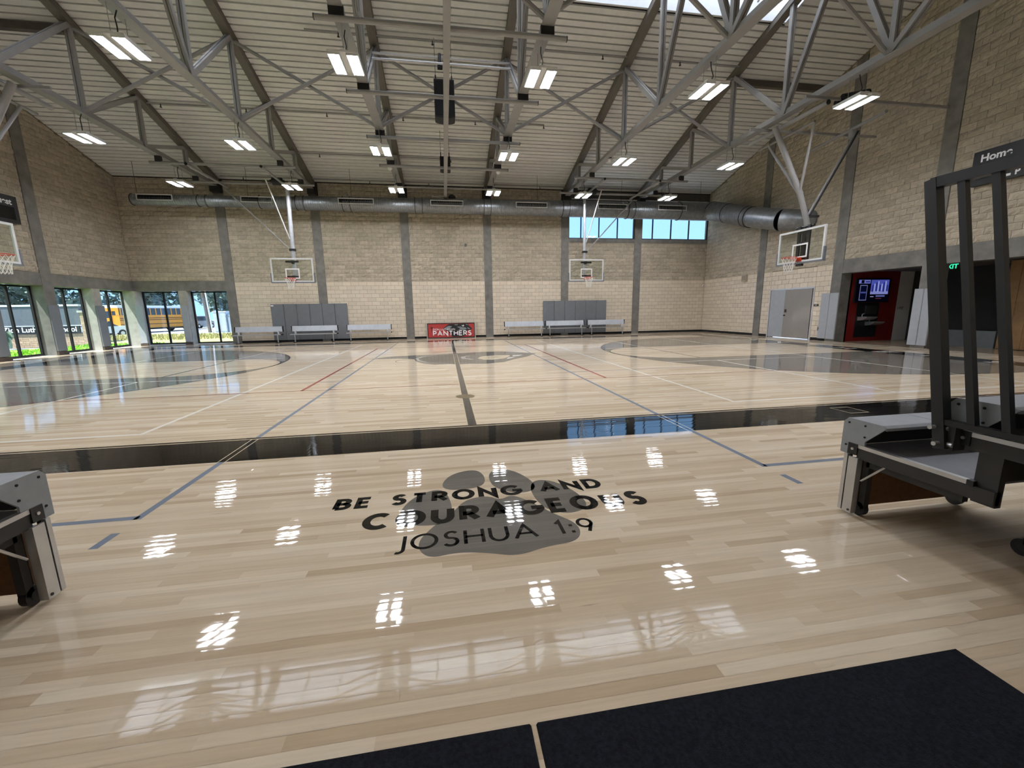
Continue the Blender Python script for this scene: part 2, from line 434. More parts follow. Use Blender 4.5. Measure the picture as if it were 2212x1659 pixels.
# grey stained three-point areas, left natural inside the key and the free-throw circle
for s in (-1, 1):
    hx = 11.2; R = 6.02
    outer = [(12.8, -R)] + [(hx - R*math.cos(math.radians(t)), R*math.sin(math.radians(t))) for t in range(-90, 91, 3)] + [(12.8, R)]
    inner = [(12.8, -1.83), (7.01, -1.83)] + [(7.01 - 1.83*math.cos(math.radians(t)), 1.83*math.sin(math.radians(t))) for t in range(-84, 85, 6)] + [(7.01, 1.83), (12.8, 1.83)]
    # fan of quads between the two outlines
    def resample(pl, n):
        d = [0]
        for a, b in zip(pl[:-1], pl[1:]): d.append(d[-1] + math.dist(a, b))
        out = []
        for i in range(n):
            t = d[-1]*i/(n-1); j = max(k for k in range(len(d)) if d[k] <= t+1e-9); j = min(j, len(pl)-2)
            u = (t-d[j])/max(1e-9, d[j+1]-d[j]); out.append((pl[j][0]+(pl[j+1][0]-pl[j][0])*u, pl[j][1]+(pl[j+1][1]-pl[j][1])*u))
        return out
    n = 80; A = resample(outer, n); B = resample(inner, n)
    q = MB(); q.add([(s*a, b, 0.0003) for a, b in A] + [(s*a, b, 0.0003) for a, b in B], [(i, i+1, n+i+1, n+i) for i in range(n-1)])
    q.build('three_point_area', F_GREY, floor)
    q = MB(); q.ribbon([(s*a, b) for a, b in outer], 0.06, ln); q.build('three_point_line', F_DGREY, floor)
    q = MB(); q.ribbon([(s*a, b) for a, b in inner], 0.05, ln); q.build('key_line', F_DGREY, floor)
    rect_line('free_throw_line', s*7.06-0.03, s*7.06+0.03, -1.83, 1.83, F_DGREY, 0.0007)
    # white cross-court (y -7.16 .. 6.25) with non-volley lines and centre lines
    for xx in (4.09, 10.18): rect_line('court_line', s*xx-0.027, s*xx+0.027, -7.185, 6.80 if xx < 5 else 6.25, F_WHITE)
    rect_line('court_line', s*4.09, s*10.18, -7.185, -7.135, F_WHITE)
    rect_line('court_line', s*4.09, s*10.18, 6.22, 6.27, F_WHITE)
    rect_line('court_line', s*5.6, s*10.18, -2.555, -2.505, F_WHITE, 0.0008)
    rect_line('court_line', s*5.6, s*10.18, 1.68, 1.73, F_WHITE, 0.0008)
    rect_line('court_line', s*7.12-0.025, s*7.12+0.025, -7.16, -2.55, F_WHITE, 0.0008)
    rect_line('court_line', s*7.12-0.025, s*7.12+0.025, 1.7, 6.25, F_WHITE, 0.0008)
    # blue-grey volleyball cross-court
    rect_line('court_line', s*2.56-0.028, s*2.56+0.028, -9.60, -8.44, F_BLUE)
    rect_line('court_line', s*2.56-0.028, s*2.56+0.028, -7.62, 8.43, F_BLUE, 0.0005)
    for k in (-1, 1): rect_line('court_line', s*2.56+k*0.035-0.006, s*2.56+k*0.035+0.006, -8.44, -7.695, F_CREAM, 0.0009)
    rect_line('court_line', s*2.56, s*11.6, -9.60, -9.545, F_BLUE)
    rect_line('court_line', s*2.56, s*11.6, -3.60, -3.56, F_BLUE, 0.0004)
    rect_line('service_mark', s*2.56-0.028, s*2.56+0.028, -9.98, -9.79, F_BLUE)
    # red main volleyball court
    rect_line('attack_line', s*3.05-0.03, s*3.05+0.03, -4.57, 4.57, F_RED, 0.0007)
rect_line('side_line', -9.14, 9.14, -4.58, -4.535, F_RED, 0.0007)
rect_line('side_line', -9.14, 9.14, 4.535, 4.58, F_RED, 0.0007)
rect_line('centre_line', -0.055, 0.055, -7.62, 7.62, F_DGREY, 0.0010)
for k in (-1, 1): rect_line('centre_line_edge', k*0.062-0.007, k*0.062+0.007, -7.62, 1.35, F_CREAM, 0.0011)
q = MB(); q.flat([(0.17*math.cos(2*PI*i/24), -5.79+0.17*math.sin(2*PI*i/24)) for i in range(24)], 0.0014); q.build('floor_socket_cover', mat('brass_cover', '#8f8262', 0.3, metal=0.7), floor)
q = MB(); q.ribbon([(5.11, -8.15), (5.11, -7.84), (5.39, -7.84), (5.39, -8.15), (5.11, -8.15)], 0.012, lambda x, y: (x, y, 0.0009)); q.build('band_outline', F_CREAM, floor)

# lettering along the right-hand baseline band (tops of the letters towards the wall)
q = MB(); lettering(q, 'PANTHERS', -5.2, 5.0, 12.92, 0.56, 0.22, lambda a, b: (b, -a, 0.0009)); q.build('lettering', F_WHITE, floor)

# grey centre-court panther head emblem
def cc(l): # points read on the floor around the centre circle
    return l
head = [(-2.75, .67), (-2.1, 1.25), (-1.3, 1.42), (-.6, 1.46), (.1, 1.62), (1.0, 1.85), (1.7, 1.78), (2.2, 1.38), (2.72, .83), (2.25, -.05), (1.71, -.67), (1.35, -1.22), (.78, -1.5), (.35, -1.36), (.05, -1.42), (-.22, -1.25), (-.62, -1.3), (-.95, -.95), (-1.2, -.35), (-1.28, .25), (-1.7, .52), (-2.2, .62)]
q = MB(); q.flat(head, 0.0004); q.build('panther_emblem', F_MGREY, floor)
q = MB(); q.flat([(-1.15, .55), (-.55, .95), (.2, 1.0), (.55, .6), (.1, -.1), (.4, -.9), (-.2, -1.05), (-.75, -.75), (-1.02, -.1)], 0.0006); q.build('panther_emblem', F_DGREY, floor)
q = MB(); q.flat([(-.95, 1.2), (-.2, 1.3), (.7, 1.5), (1.5, 1.5), (1.0, 1.15), (.2, 1.12), (-.5, 1.05)], 0.0006); q.build('panther_emblem', F_DGREY, floor)
q = MB(); q.ribbon([(-1.25, .3), (-1.05, .9), (-.75, 1.22)], 0.10, lambda x, y: (x, y, .0007)); q.ribbon([(-.85, -.8), (-1.12, -.2), (-1.2, .3)], 0.07, lambda x, y: (x, y, .0007)); q.build('panther_emblem', F_LGREY, floor)
q = MB(); q.ribbon([(.42, .72), (.22, .4), (.24, 0), (.48, -.35)], 0.14, lambda x, y: (x, y, .0007)); q.build('panther_emblem', F_LGREY, floor)
q = MB(); q.flat([(.66, -.1), (.85, .42), (1.3, .62), (1.75, .52), (1.72, .2), (1.45, -.35), (1.05, -.62), (.8, -.5)], 0.0007); q.build('panther_emblem', F_CREAM, floor)
q = MB(); q.flat([(1.12, -.02), (1.28, .06), (1.42, .02), (1.26, -.08)], 0.0009); q.build('panther_emblem', F_DGREY, floor)
q = MB(); q.flat([(1.85, .45), (2.2, .5), (2.02, .2), (1.8, .12)], 0.0008); q.flat([(1.62, -.15), (1.88, .02), (1.7, -.35), (1.5, -.5)], 0.0008); q.build('panther_emblem', F_WHITE, floor)
q = MB(); q.ribbon(arc(-1.45, -.2, .35, .42, 100, 265, 14), 0.02, lambda x, y: (x, y, .0006)); q.build('panther_emblem', F_DGREY, floor)

# paw print and lettering in front of the camera
def blob(pts, k=3):
    P = [Vector(p) for p in pts]
    for _ in range(k):
        Q = []
        for i in range(len(P)):
            a, b = P[i], P[(i+1) % len(P)]
            Q += [a*0.75+b*0.25, a*0.25+b*0.75]
        P = Q
    return [(p.x, p.y) for p in P]
paw = [[(-.28, -9.19), (-.07, -9.13), (.0, -9.30), (-.02, -9.50), (-.17, -9.56), (-.36, -9.53), (-.38, -9.38)],
       [(.09, -9.17), (.25, -9.20), (.38, -9.44), (.40, -9.66), (.24, -9.72), (.05, -9.58), (.02, -9.32)],
       [(-.60, -9.62), (-.44, -9.50), (-.34, -9.56), (-.29, -9.88), (-.33, -10.08), (-.52, -10.09), (-.68, -10.0), (-.68, -9.82)],
       [(.42, -9.46), (.60, -9.55), (.71, -9.82), (.71, -10.04), (.52, -10.12), (.36, -9.98), (.33, -9.64)],
       [(-.02, -9.70), (.07, -9.80), (.17, -9.72), (.28, -9.84), (.42, -10.08), (.56, -10.26), (.50, -10.46), (.27, -10.48), (.08, -10.55), (-.1, -10.48), (-.28, -10.44), (-.46, -10.48), (-.54, -10.30), (-.42, -10.08), (-.3, -9.94), (-.2, -9.74)]]
for pp in paw:
    q = MB(); q.flat(blob(pp), 0.0003); q.build('paw_print', F_PAW, floor)
lt = lambda x, y: (x, y, 0.0008)
q = MB(); lettering(q, 'BE STRONG AND', -1.19, 0.945, -9.735, 0.19, 0.235, lt); q.build('lettering', F_LET, floor)
q = MB(); lettering(q, 'COURAGEOUS', -0.925, 1.18, -10.075, 0.235, 0.235, lt); q.build('lettering', F_LET, floor)
q = MB(); lettering(q, 'JOSHUA 1:9', -0.68, 0.655, -10.37, 0.185, 0.13, lt); q.build('lettering', F_LET, floor)

# ------------------------------------------------------------------ block walls
def block_wall(wall, panels, frame, zlim=None, seed=0, maxparts=300):
    """frame(u, z, d): wall coordinates -> world, d = depth out of the wall face.  panels: (u0, u1, z0, z1, kind)"""
    rr = np.random.RandomState(seed); blocks = []
    for (u0, u1, z0, z1, kind) in panels:
        H = 0.2032; L = 0.4064; nrow = int(math.ceil((z1-z0)/H - 1e-6))
        for j in range(nrow):
            za = z0 + j*H; zb = min(za+H, z1)
            if zb - za < 0.02: continue
            u = u0 - (L/2 if (j % 2) else 0)
            while u < u1 - 1e-6:
                a, b = max(u, u0), min(u+L, u1); u += L
                if b - a < 0.03: continue
                ta, tb = zb, zb
                if zlim:
                    ta, tb = min(zb, zlim(a)-0.03), min(zb, zlim(b)-0.03)
                    if min(ta, tb) - za < 0.03: continue
                c = pix(frame((a+b)/2, (za+zb)/2, 0))
                area = 0.0
                if c and -80 < c[0] < 2300 and -80 < c[1] < 1700:
                    c1 = pix(frame(a, (za+zb)/2, 0)); c2 = pix(frame(b, (za+zb)/2, 0))
                    if c1 and c2: area = abs(c1[0]-c2[0])/c[2]*(zb-za)
                blocks.append((area, a, b, za, ta, tb, kind))
    blocks.sort(key=lambda t: -t[0])
    rests = {'smooth': MB(), 'split': MB()}
    for i, (ar, a, b, za, ta, tb, kind) in enumerate(blocks):
        part = i < maxparts and ar > 0
        q = MB() if part else rests[kind]
        m_ = 0.0055; a += m_; b -= m_; z0 = za+m_; ta -= m_; tb -= m_
        r = rr.rand()
        nx, nz = (4, 3) if (kind == 'split') else (1, 1)
        vs = []; fs = []
        for y in range(nz+1):
            for x in range(nx+1):
                u = a + (b-a)*x/nx; z = z0 + (((1-x/nx)*ta + (x/nx)*tb) - z0)*y/nz
                d = 0.0
                if kind == 'split': d = rr.uniform(0.002, 0.045) if (0 < x < nx and 0 < y < nz) else rr.uniform(-0.006, 0.008)
                vs.append(frame(u, z, d))
        W = nx+1
        for y in range(nz):
            for x in range(nx): fs.append((y*W+x, y*W+x+1, (y+1)*W+x+1, (y+1)*W+x))
        loop = [x for x in range(nx+1)] + [y*W+nx for y in range(1, nz+1)] + [nz*W+x for x in range(nx-1, -1, -1)] + [y*W for y in range(nz-1, 0, -1)]
        bz = [frame(a, z0, -0.02), frame(b, z0, -0.02), frame(b, tb, -0.02), frame(a, ta, -0.02)]
        n0 = len(vs); vs += bz
        corners = [0, nx, nz*W+nx, nz*W]
        for k in range(4):
            c0, c1 = corners[k], corners[(k+1) % 4]; i0 = loop.index(c0); i1 = loop.index(c1) if c1 != 0 else len(loop)
            seg = loop[i0:i1] + [c1]
            fs.append(tuple(reversed(seg)) + (n0+k, n0+(k+1) % 4))
        q.add(vs, fs, r)
        if part: q.build('block', M_SPLIT if kind == 'split' else M_SMOOTH, wall)
    if rests['smooth'].f: rests['smooth'].build('smooth_blocks', M_SMOOTH, wall, kind='stuff')
    if rests['split'].f: rests['split'].build('split_face_blocks', M_SPLIT, wall, kind='stuff')

ZS = 3.08   # smooth block below, split-face above
# ---- far wall
wf = struct('wall_far', 'far gym wall of tan block between concrete columns')
fr_far = lambda u, z, d: (u, D - d, z)
pan = []
edges = [XL] + COLX + [XR]
for i in range(7):
    u0 = edges[i] + (CW/2 if i > 0 else 0); u1 = edges[i+1] - (CW/2 if i < 6 else 0.0)
    if i == 0: pan.append((u0, u1, 3.13, 7.88, 'split'))
    elif i < 5: pan += [(u0, u1, 0.0, ZS, 'smooth'), (u0, u1, ZS, 7.88, 'split')]
    else: pan += [(u0, u1, 0.0, ZS, 'smooth'), (u0, u1, ZS, 5.16, 'split')]
block_wall(wf, pan, fr_far, seed=1)
b = MB(); y0, y1 = D+0.012, D+0.30
b.box(-10.875, XR, y0, y1, -0.3, 5.2); b.box(XL-0.6, -10.875, y0, y1, 2.7, 7.95); b.box(-10.875, 6.525, y0, y1, 5.2, 7.95); b.box(6.525, XR, y0, y1, 7.15, 7.95)
b.build('backing', M_MORTAR, wf)
for x in COLX:
    b = MB(); zt = 7.25
    b.box(x-CW/2, x+CW/2, D-0.03, D+0.55 if x < -8 else D+0.3, 0, zt); b.build('column', M_CONC, wf)
    b = MB(); b.box(x-CW/2-.02, x+CW/2+.02, D-0.05, D+0.1, zt, 7.9); b.build('bearing_pocket', M_STEELD, wf)
b = MB(); b.box(XL, -11.085, D-0.02, D+0.5, 2.66, 3.12); b.build('beam', M_CONC, wf)
b = MB(); b.box(-13.28, -12.93, D-0.02, D+0.5, 0, 2.66); b.build('pier', M_CONCL, wf)
b = MB(); b.box(XL-.5, -15.12, D-0.15, D+0.55, 0, 2.66); b.build('corner_pier', M_CONCL, wf)
for (a, c) in ((6.735, 10.665), (11.085, XR)):
    b = MB(); b.box(a, c, D-0.02, D+0.3, 5.16, 5.36); b.build('sill_beam', M_CONC, wf)
b = MB(); b.box(6.735, XR, D-0.01, D+0.3, 7.12, 7.86); b.build('header_beam', mat('shaded_concrete', '#5a5651', 0.85, var=0.1), wf)  # shadow at the wall top is put into this darker concrete colour
b = MB(); b.box(XL, XR, D-0.02, D+0.02, 7.86, 7.93); b.build('eave_strip', M_DARK, wf)

# ---- right wall
wr = struct('wall_right', 'right gym wall of tan block with a gable top')
fr_r = lambda u, z, d: (XR - d, -u, z)      # u = -y so that the face looks into the room
RC = [(5.85, .42), (1.75, .42), (-1.45, .42), (-5.6, .42), (-9.7, .42)]
ys = [D] + [c for c, w in RC] + [YN]
pan = []
for i in range(6):
    ya = ys[i] - (RC[i-1][1]/2 if i > 0 else 0); yb = ys[i+1] + (RC[i][1]/2 if i < 5 else 0)
    if i < 2: pan += [(-ya, -yb, 0.0, ZS, 'smooth')] if i == 0 else [(-ya, -5.12, 0.0, ZS, 'smooth'), (-5.12, -2.70, 2.24, ZS, 'smooth'), (-2.70, -yb, 0.0, ZS, 'smooth')]
    else: pass
    pan.append((-ya, -yb, ZS if i < 2 else 3.20, 11.4, 'split'))
block_wall(wr, pan, fr_r, zlim=lambda u: zroof(-u), seed=2)
b = MB(); x0, x1 = XR+0.012, XR+0.35
def slab_r(q, ya, yb, z0, z1=None, x0=x0, x1=x1):
    n = 14
    for k in range(n):
        a = ya+(yb-ya)*k/n; c = ya+(yb-ya)*(k+1)/n
        if z1 is not None: q.box(x0, x1, a, c, z0, z1)
        else:
            za, zc = zroof(a)+.05, zroof(c)+.05
            q.add([(x0,a,z0),(x1,a,z0),(x1,c,z0),(x0,c,z0),(x0,a,za),(x1,a,za),(x1,c,zc),(x0,c,zc)], [(0,3,2,1),(4,5,6,7),(0,1,5,4),(1,2,6,5),(2,3,7,6),(3,0,4,7)])
slab_r(b, 1.75, D+.3, 2.95); slab_r(b, YN, 1.75, 2.95); b.box(x0, x1, 5.12, D+.3, -.3, 2.95); b.box(x0, x1, 1.75, 2.70, -.3, 2.95); b.box(x0, x1, 2.70, 5.12, 2.24, 2.95); b.box(x0, x1, YN, -5.6, -.3, 2.95)
b.build('backing', M_MORTAR, wr)
for (c, w) in RC:
    b = MB(); b.box(XR-0.03, XR+0.45, c-w/2, c+w/2, 0, zroof(c)-0.08); b.build('column', M_CONC, wr)
b = MB(); b.box(XR-0.02, XR+0.45, -13.1, 1.56, 2.68, 3.20); b.build('beam', M_CONC, wr)
# ---- left wall
wl = struct('wall_left', 'left gym wall of tan block above floor-height windows')
fr_l = lambda u, z, d: (XL + d, u, z)
LC = [(5.95, .45), (1.75, .45), (-1.45, .45), (-5.6, .45), (-9.7, .45)]
ys = [D] + [c for c, w in LC] + [YN]; pan = []
for i in range(6):
    ya = ys[i] - (.225 if i > 0 else 0); yb = ys[i+1] + (.225 if i < 5 else 0)
    pan.append((yb, ya, 3.13, 11.4, 'split'))
block_wall(wl, pan, fr_l, zlim=zroof, seed=3)
b = MB(); slab_r(b, 1.75, D+.3, 3.0, None, XL-.35, XL-.012); slab_r(b, YN, 1.75, 3.0, None, XL-.35, XL-.012); b.build('backing', M_MORTAR, wl)
for (c, w) in LC:
    b = MB(); b.box(XL-0.5, XL+0.03, c-w/2, c+w/2, 0, zroof(c)-0.08); b.build('column', M_CONC, wl)
for c in (8.15, 3.75, .15, -3.5, -7.6):
    b = MB(); b.box(XL-0.5, XL+0.01, c-.21, c+.21, 0, 2.66); b.build('pier', M_CONCL, wl)
b = MB(); b.box(XL-0.5, XL+0.02, YN, D, 2.66, 3.12); b.build('beam', M_CONC, wl)
# ---- near wall, behind the camera
wn_ = struct('wall_near', 'plain block wall behind the bleachers')
b = MB()
b.box(XL, XR, YN-.3, YN, 0, 7.9); b.build('backing', M_SMOOTH, wn_)

# ---- baseboards
def base(name, x0, x1, y0, y1):
    b = MB(); b.box(x0, x1, y0, y1, 0.0, 0.115); o = b.build(name, M_BLKM); o['kind'] = 'structure'; return o
base('baseboard_far', -10.7, XR, D-0.02, D-.001)
base('baseboard_right', XR-0.02, XR-.001, 5.14, D); base('baseboard_right', XR-0.02, XR-.001, 1.98, 2.66)

# ---- floor-height windows, left
def window(name, label, p0, p1, z0, z1, mull, inward, glassm=M_GLASS, fw=0.06, dep=0.08):
    """window between two floor points with mullions at fractions of its width"""
    w = struct(name, label)
    a = Vector((p0[0], p0[1], 0)); c = Vector((p1[0], p1[1], 0)); d = (c-a).normalized(); nrm = Vector(inward)
    def bx(q, s0, s1, za, zb, t0=-dep/2, t1=dep/2):
        P = []
        for z in (za, zb):
            for s, t in ((s0, t0), (s1, t0), (s1, t1), (s0, t1)): v = a + d*s + nrm*t; P.append((v.x, v.y, z))
        q.add(P, [(0,3,2,1),(4,5,6,7),(0,1,5,4),(1,2,6,5),(2,3,7,6),(3,0,4,7)])
    L = (c-a).length
    q = MB(); bx(q, 0, L, z0, z0+fw); bx(q, 0, L, z1-fw, z1); bx(q, 0, fw, z0+fw, z1-fw); bx(q, L-fw, L, z0+fw, z1-fw); q.build('frame', M_BLKM, w)
    st = [fw] + [m*L for m in mull] + [L-fw]
    for m in mull:
        q = MB(); bx(q, m*L-fw/2, m*L+fw/2, z0+fw, z1-fw); q.build('mullion', M_BLKM, w)
    for i, (s0, s1) in enumerate(zip(st[:-1], st[1:])):
        q = MB(); e0 = 0 if i == 0 else fw/2; e1 = 0 if i == len(st)-2 else fw/2
        v0, v1 = a+d*(s0+e0), a+d*(s1-e1)
        q.add([(v0.x, v0.y, z0+fw), (v1.x, v1.y, z0+fw), (v1.x, v1.y, z1-fw), (v0.x, v0.y, z1-fw)], [(0, 1, 2, 3)]); q.build('pane', glassm, w)
    return w
GX = XL - 0.42
wi = 1
for (ya, yb, mu) in ((8.36, 10.25, (.5,)), (6.18, 7.94, (.5,)), (3.97, 5.72, (.5,)), (1.98, 3.53, (.5,)), (.37, 1.52, (.5,)), (-1.22, -.07, (.5,)), (-3.28, -1.68, (.5,)), (-5.37, -3.72, (.5,))):
    window('window_%d' % wi, None, (GX, ya), (GX, yb), 0.03, 2.64, mu, (1, 0, 0)); wi += 1
for (xa, xb) in ((-15.12, -13.28), (-12.93, -11.09)):
    window('window_%d' % wi, None, (xa, D+.42), (xb, D+.42), 0.03, 2.64, (.5,) if xa < -14 else (.58,), (0, -1, 0)); wi += 1
# high strip windows, far wall
window('window_%d' % wi, 'high strip window behind the duct, left of the concrete column', (6.735, D+.06), (10.665, D+.06), 5.36, 7.12, (.185, .455, .735), (0, -1, 0), fw=0.045); wi += 1
window('window_%d' % wi, 'high strip window beside the right wall', (11.085, D+.06), (XR, D+.06), 5.36, 7.12, (.165, .44, .71), (0, -1, 0), fw=0.045)
q = MB(); q.box(XL-.5, XL-.40, YN, D+.5, -.3, 0.03); q.box(XL-.5, -10.9, D+.38, D+.5, -.3, .03); o = q.build('trim_1', M_CONCL); o['kind'] = 'structure'
q = MB(); q.box(XL-.40, XL, YN, D+.38, -.3, 0.0); q.box(XL, -10.9, D, D+.38, -.3, 0.0); o = q.build('trim_2', mat('pale_sill', '#d2cfc6', .5)); o['kind'] = 'structure'

# ---- ceiling deck of narrow panels, two slopes
ceil = struct('ceiling', 'pitched roof deck of narrow grey metal panels')
PITCH = 0.2205
SKX0, SKX1, SKY0, SKY1 = -11.3, 11.3, -0.55, 1.03
nvec = Vector((0, 0.295, 1)).normalized()
def deck_piece(q, x0, x1, ya, yb, r):
    g_ = 0.026
    P = []
    for off in (0.0, 0.05):
        for x, y in ((x0, ya+g_), (x1, ya+g_), (x1, yb-g_), (x0, yb-g_)): P.append((x, y, zroof(y)+off))
    q.add(P, [(0,3,2,1),(4,5,6,7),(0,1,5,4),(1,2,6,5),(2,3,7,6),(3,0,4,7)], r)
y = D
while y > YRIDGE + 0.02:
    ya = max(y-PITCH, YRIDGE); r = random.random()
    if ya < SKY1 and y > SKY0:
        for xx in ((XL, SKX0), (SKX1, XR)):
            q = MB(); deck_piece(q, xx[0], xx[1], ya, y, r); q.build('deck_panel', M_DECK, ceil)
    else:
        q = MB(); deck_piece(q, XL, XR, ya, y, r); q.build('deck_panel', M_DECK, ceil)
    y = ya
y = YRIDGE
while y > YN + 0.02:
    ya = max(y-PITCH, YN-.02); q = MB(); deck_piece(q, XL, XR, ya, y, random.random()); q.build('deck_panel', M_DECK, ceil); y = ya
q = MB()
def roofslab(x0, x1, ya, yb, o0=.055, o1=.2):
    P = []
    for off in (o0, o1):
        for x, y in ((x0, ya), (x1, ya), (x1, yb), (x0, yb)): P.append((x, y, zroof(y)+off))
    q.add(P, [(0,3,2,1),(4,5,6,7),(0,1,5,4),(1,2,6,5),(2,3,7,6),(3,0,4,7)])
roofslab(XL-.35, XR+.35, SKY1, D+.8); roofslab(XL-.35, XR+.35, YRIDGE, SKY0); roofslab(XL-.35, SKX0, SKY0, SKY1); roofslab(SKX1, XR+.35, SKY0, SKY1); roofslab(XL-.35, XR+.35, YN-.5, YRIDGE)
q.build('roof_slab', M_DARK, ceil)
# skylight
sk = struct('skylight', 'long white ridge skylight with dark glazing bars')
M_CURB = mat('white_curb', '#dfe2e6', .6, var=.03)
q = MB(); h = 0.55
for (xa, xb, ya, yb) in ((SKX0, SKX1, SKY1-.05, SKY1), (SKX0, SKX1, SKY0, SKY0+.05), (SKX0, SKX0+.05, SKY0, SKY1), (SKX1-.05, SKX1, SKY0, SKY1)):
    P = [(xa, ya, zroof(ya)), (xb, ya, zroof(ya)), (xb, yb, zroof(yb)), (xa, yb, zroof(yb))]; P += [(a, b_, c+h) for a, b_, c in P]
    q.add(P, [(0,3,2,1),(4,5,6,7),(0,1,5,4),(1,2,6,5),(2,3,7,6),(3,0,4,7)])
q.build('curb', M_CURB, sk)
nb = 20
for i in range(nb):
    xa = SKX0 + (SKX1-SKX0)*i/nb; xb = SKX0 + (SKX1-SKX0)*(i+1)/nb
    q = MB(); q.add([(xa, SKY0, zroof(SKY0)+h), (xb, SKY0, zroof(SKY0)+h), (xb, SKY1, zroof(SKY1)+h), (xa, SKY1, zroof(SKY1)+h)], [(0, 1, 2, 3)]); q.build('pane', M_SKYL, sk)
    q = MB(); q.bar((xa, SKY0, zroof(SKY0)+h-.03), (xa, SKY1, zroof(SKY1)+h-.03), .05, .06); q.build('glazing_bar', M_STEEL, sk)
for f in (.33, .66):
    y = SKY0+(SKY1-SKY0)*f; q = MB(); q.bar((SKX0, y, zroof(y)+h-.03), (SKX1, y, zroof(y)+h-.03), .03, .04); q.build('glazing_bar', M_STEEL, sk)

# ------------------------------------------------------------------ roof trusses
NODES = [10.15, 8.03, 5.45, 2.85, 0.25, -3.05, -5.65, -8.25, -10.83, -12.95]
ZB = 7.50
def ztop(y): return zroof(y) - 0.10
ORD6 = ['leftmost of the six', 'second from the left', 'third from the left, left of the centre beam', 'fourth from the left, right of the centre beam', 'fifth from the left', 'rightmost of the six']
def dbl(q, p0, p1, w=.06, h=.13, gap=.025):
    d = (Vector(p1)-Vector(p0)).normalized(); s = Vector((1, 0, 0))
    for k in (-1, 1):
        o_ = s*(k*(w/2+gap/2)); q.bar(Vector(p0)+o_, Vector(p1)+o_, w, h, up=d.cross(s))
truss0 = None
for i, x in enumerate(COLX):
    lab = 'grey steel roof truss, ' + ORD6[i]
    if truss0 is None:
        t = thing('roof_truss', lab, 'truss', (x, 0, ZB), 'roof trusses')
        q = MB((0, 0, ZB)); q.box(-.135, .135, YN, D-.05, ZB-.02, ZB+.005); q.box(-.022, .022, YN, D-.05, ZB+.005, ZB+.20); q.build('bottom_chord', M_STEEL, t)
        q = MB((0, 0, ZB))
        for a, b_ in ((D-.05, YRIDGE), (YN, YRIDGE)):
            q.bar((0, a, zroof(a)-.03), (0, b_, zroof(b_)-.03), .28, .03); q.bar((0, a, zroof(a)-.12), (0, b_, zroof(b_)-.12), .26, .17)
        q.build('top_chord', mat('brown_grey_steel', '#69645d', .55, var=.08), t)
        for k, y in enumerate(NODES[1:-1]):
            q = MB((0, 0, ZB)); dbl(q, (0, y, ZB+.05), (0, y, ztop(y))); q.build('web_vertical', M_STEEL, t)
        pr = [((1, 'b'), (2, 't')), ((2, 'b'), (3, 't')), ((3, 'b'), (4, 't'))]
        seg = [(NODES[1], NODES[0]+.1), (NODES[2], NODES[1]), (NODES[3], NODES[2]), (NODES[4], NODES[3]), (NODES[5], NODES[6]), (NODES[6], NODES[7]), (NODES[7], NODES[8]), (NODES[8], NODES[9])]
        for yb, yt in seg[1:-1]:
            q = MB((0, 0, ZB)); dbl(q, (0, yb, ZB+.08), (0, yt, ztop(yt)-.05)); q.build('web_diagonal', M_STEEL, t)
        for yb in (NODES[4], NODES[5]):
            q = MB((0, 0, ZB)); dbl(q, (0, yb, ZB+.08), (0, YRIDGE, ztop(YRIDGE)-.05)); q.build('web_diagonal', M_STEEL, t)
        q = MB((0, 0, ZB)); q.box(-.17, .17, D-.42, D-.035, ZB-.26, ZB-.02); q.build('bearing_bracket', M_STEELD, t)
        truss0 = t
    else:
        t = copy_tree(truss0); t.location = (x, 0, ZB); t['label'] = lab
# cross bracing between trusses
XS = [XL+.05] + COLX + [XR-.05]
BAYN = ['left end bay', 'second bay from left', 'third bay from left', 'middle bay', 'third bay from right', 'second bay from right', 'right end bay']
for y, rn in ((2.85, 'behind the second row of lights'), (-3.05, 'in front of the nearest row of lights')):
    for i in range(7):
        if i == 6 or (i == 0 and y < 0): continue
        xa, xb = XS[i], XS[i+1]
        t = thing('cross_brace', 'crossed steel braces, %s, %s' % (BAYN[i], rn), 'brace', ((xa+xb)/2, y, ZB), 'cross braces between the roof trusses')
        zt = ztop(y)-.08
        off = ((xa+xb)/2, y, ZB)
        q = MB(off); q.tube([(xa, y, ZB+.1), (xb, y, zt)], .055, 8); q.build('brace_rod', M_STEEL, t)
        if i == 0: t['label'] = 'single sloping steel brace between the left wall and the leftmost truss'; continue
        q = MB(off); q.tube([(xa, y+.12, zt), (xb, y+.12, ZB+.1)], .055, 8); q.build('brace_rod', M_STEEL, t)
for s, xa, xb, lab in ((-1, XL, COLX[0], 'dark horizontal strut under the roof in the left end bay'), (1, COLX[-1], XR, 'dark horizontal strut under the roof in the right end bay')):
    q = MB(); q.bar((xa, 3.1, ztop(3.1)-.03), (xb, 3.1, ztop(3.1)-.03), .16, .2); tag(q.build('strut', mat('brown_steel', '#5a554e', .6)), lab, 'strut')

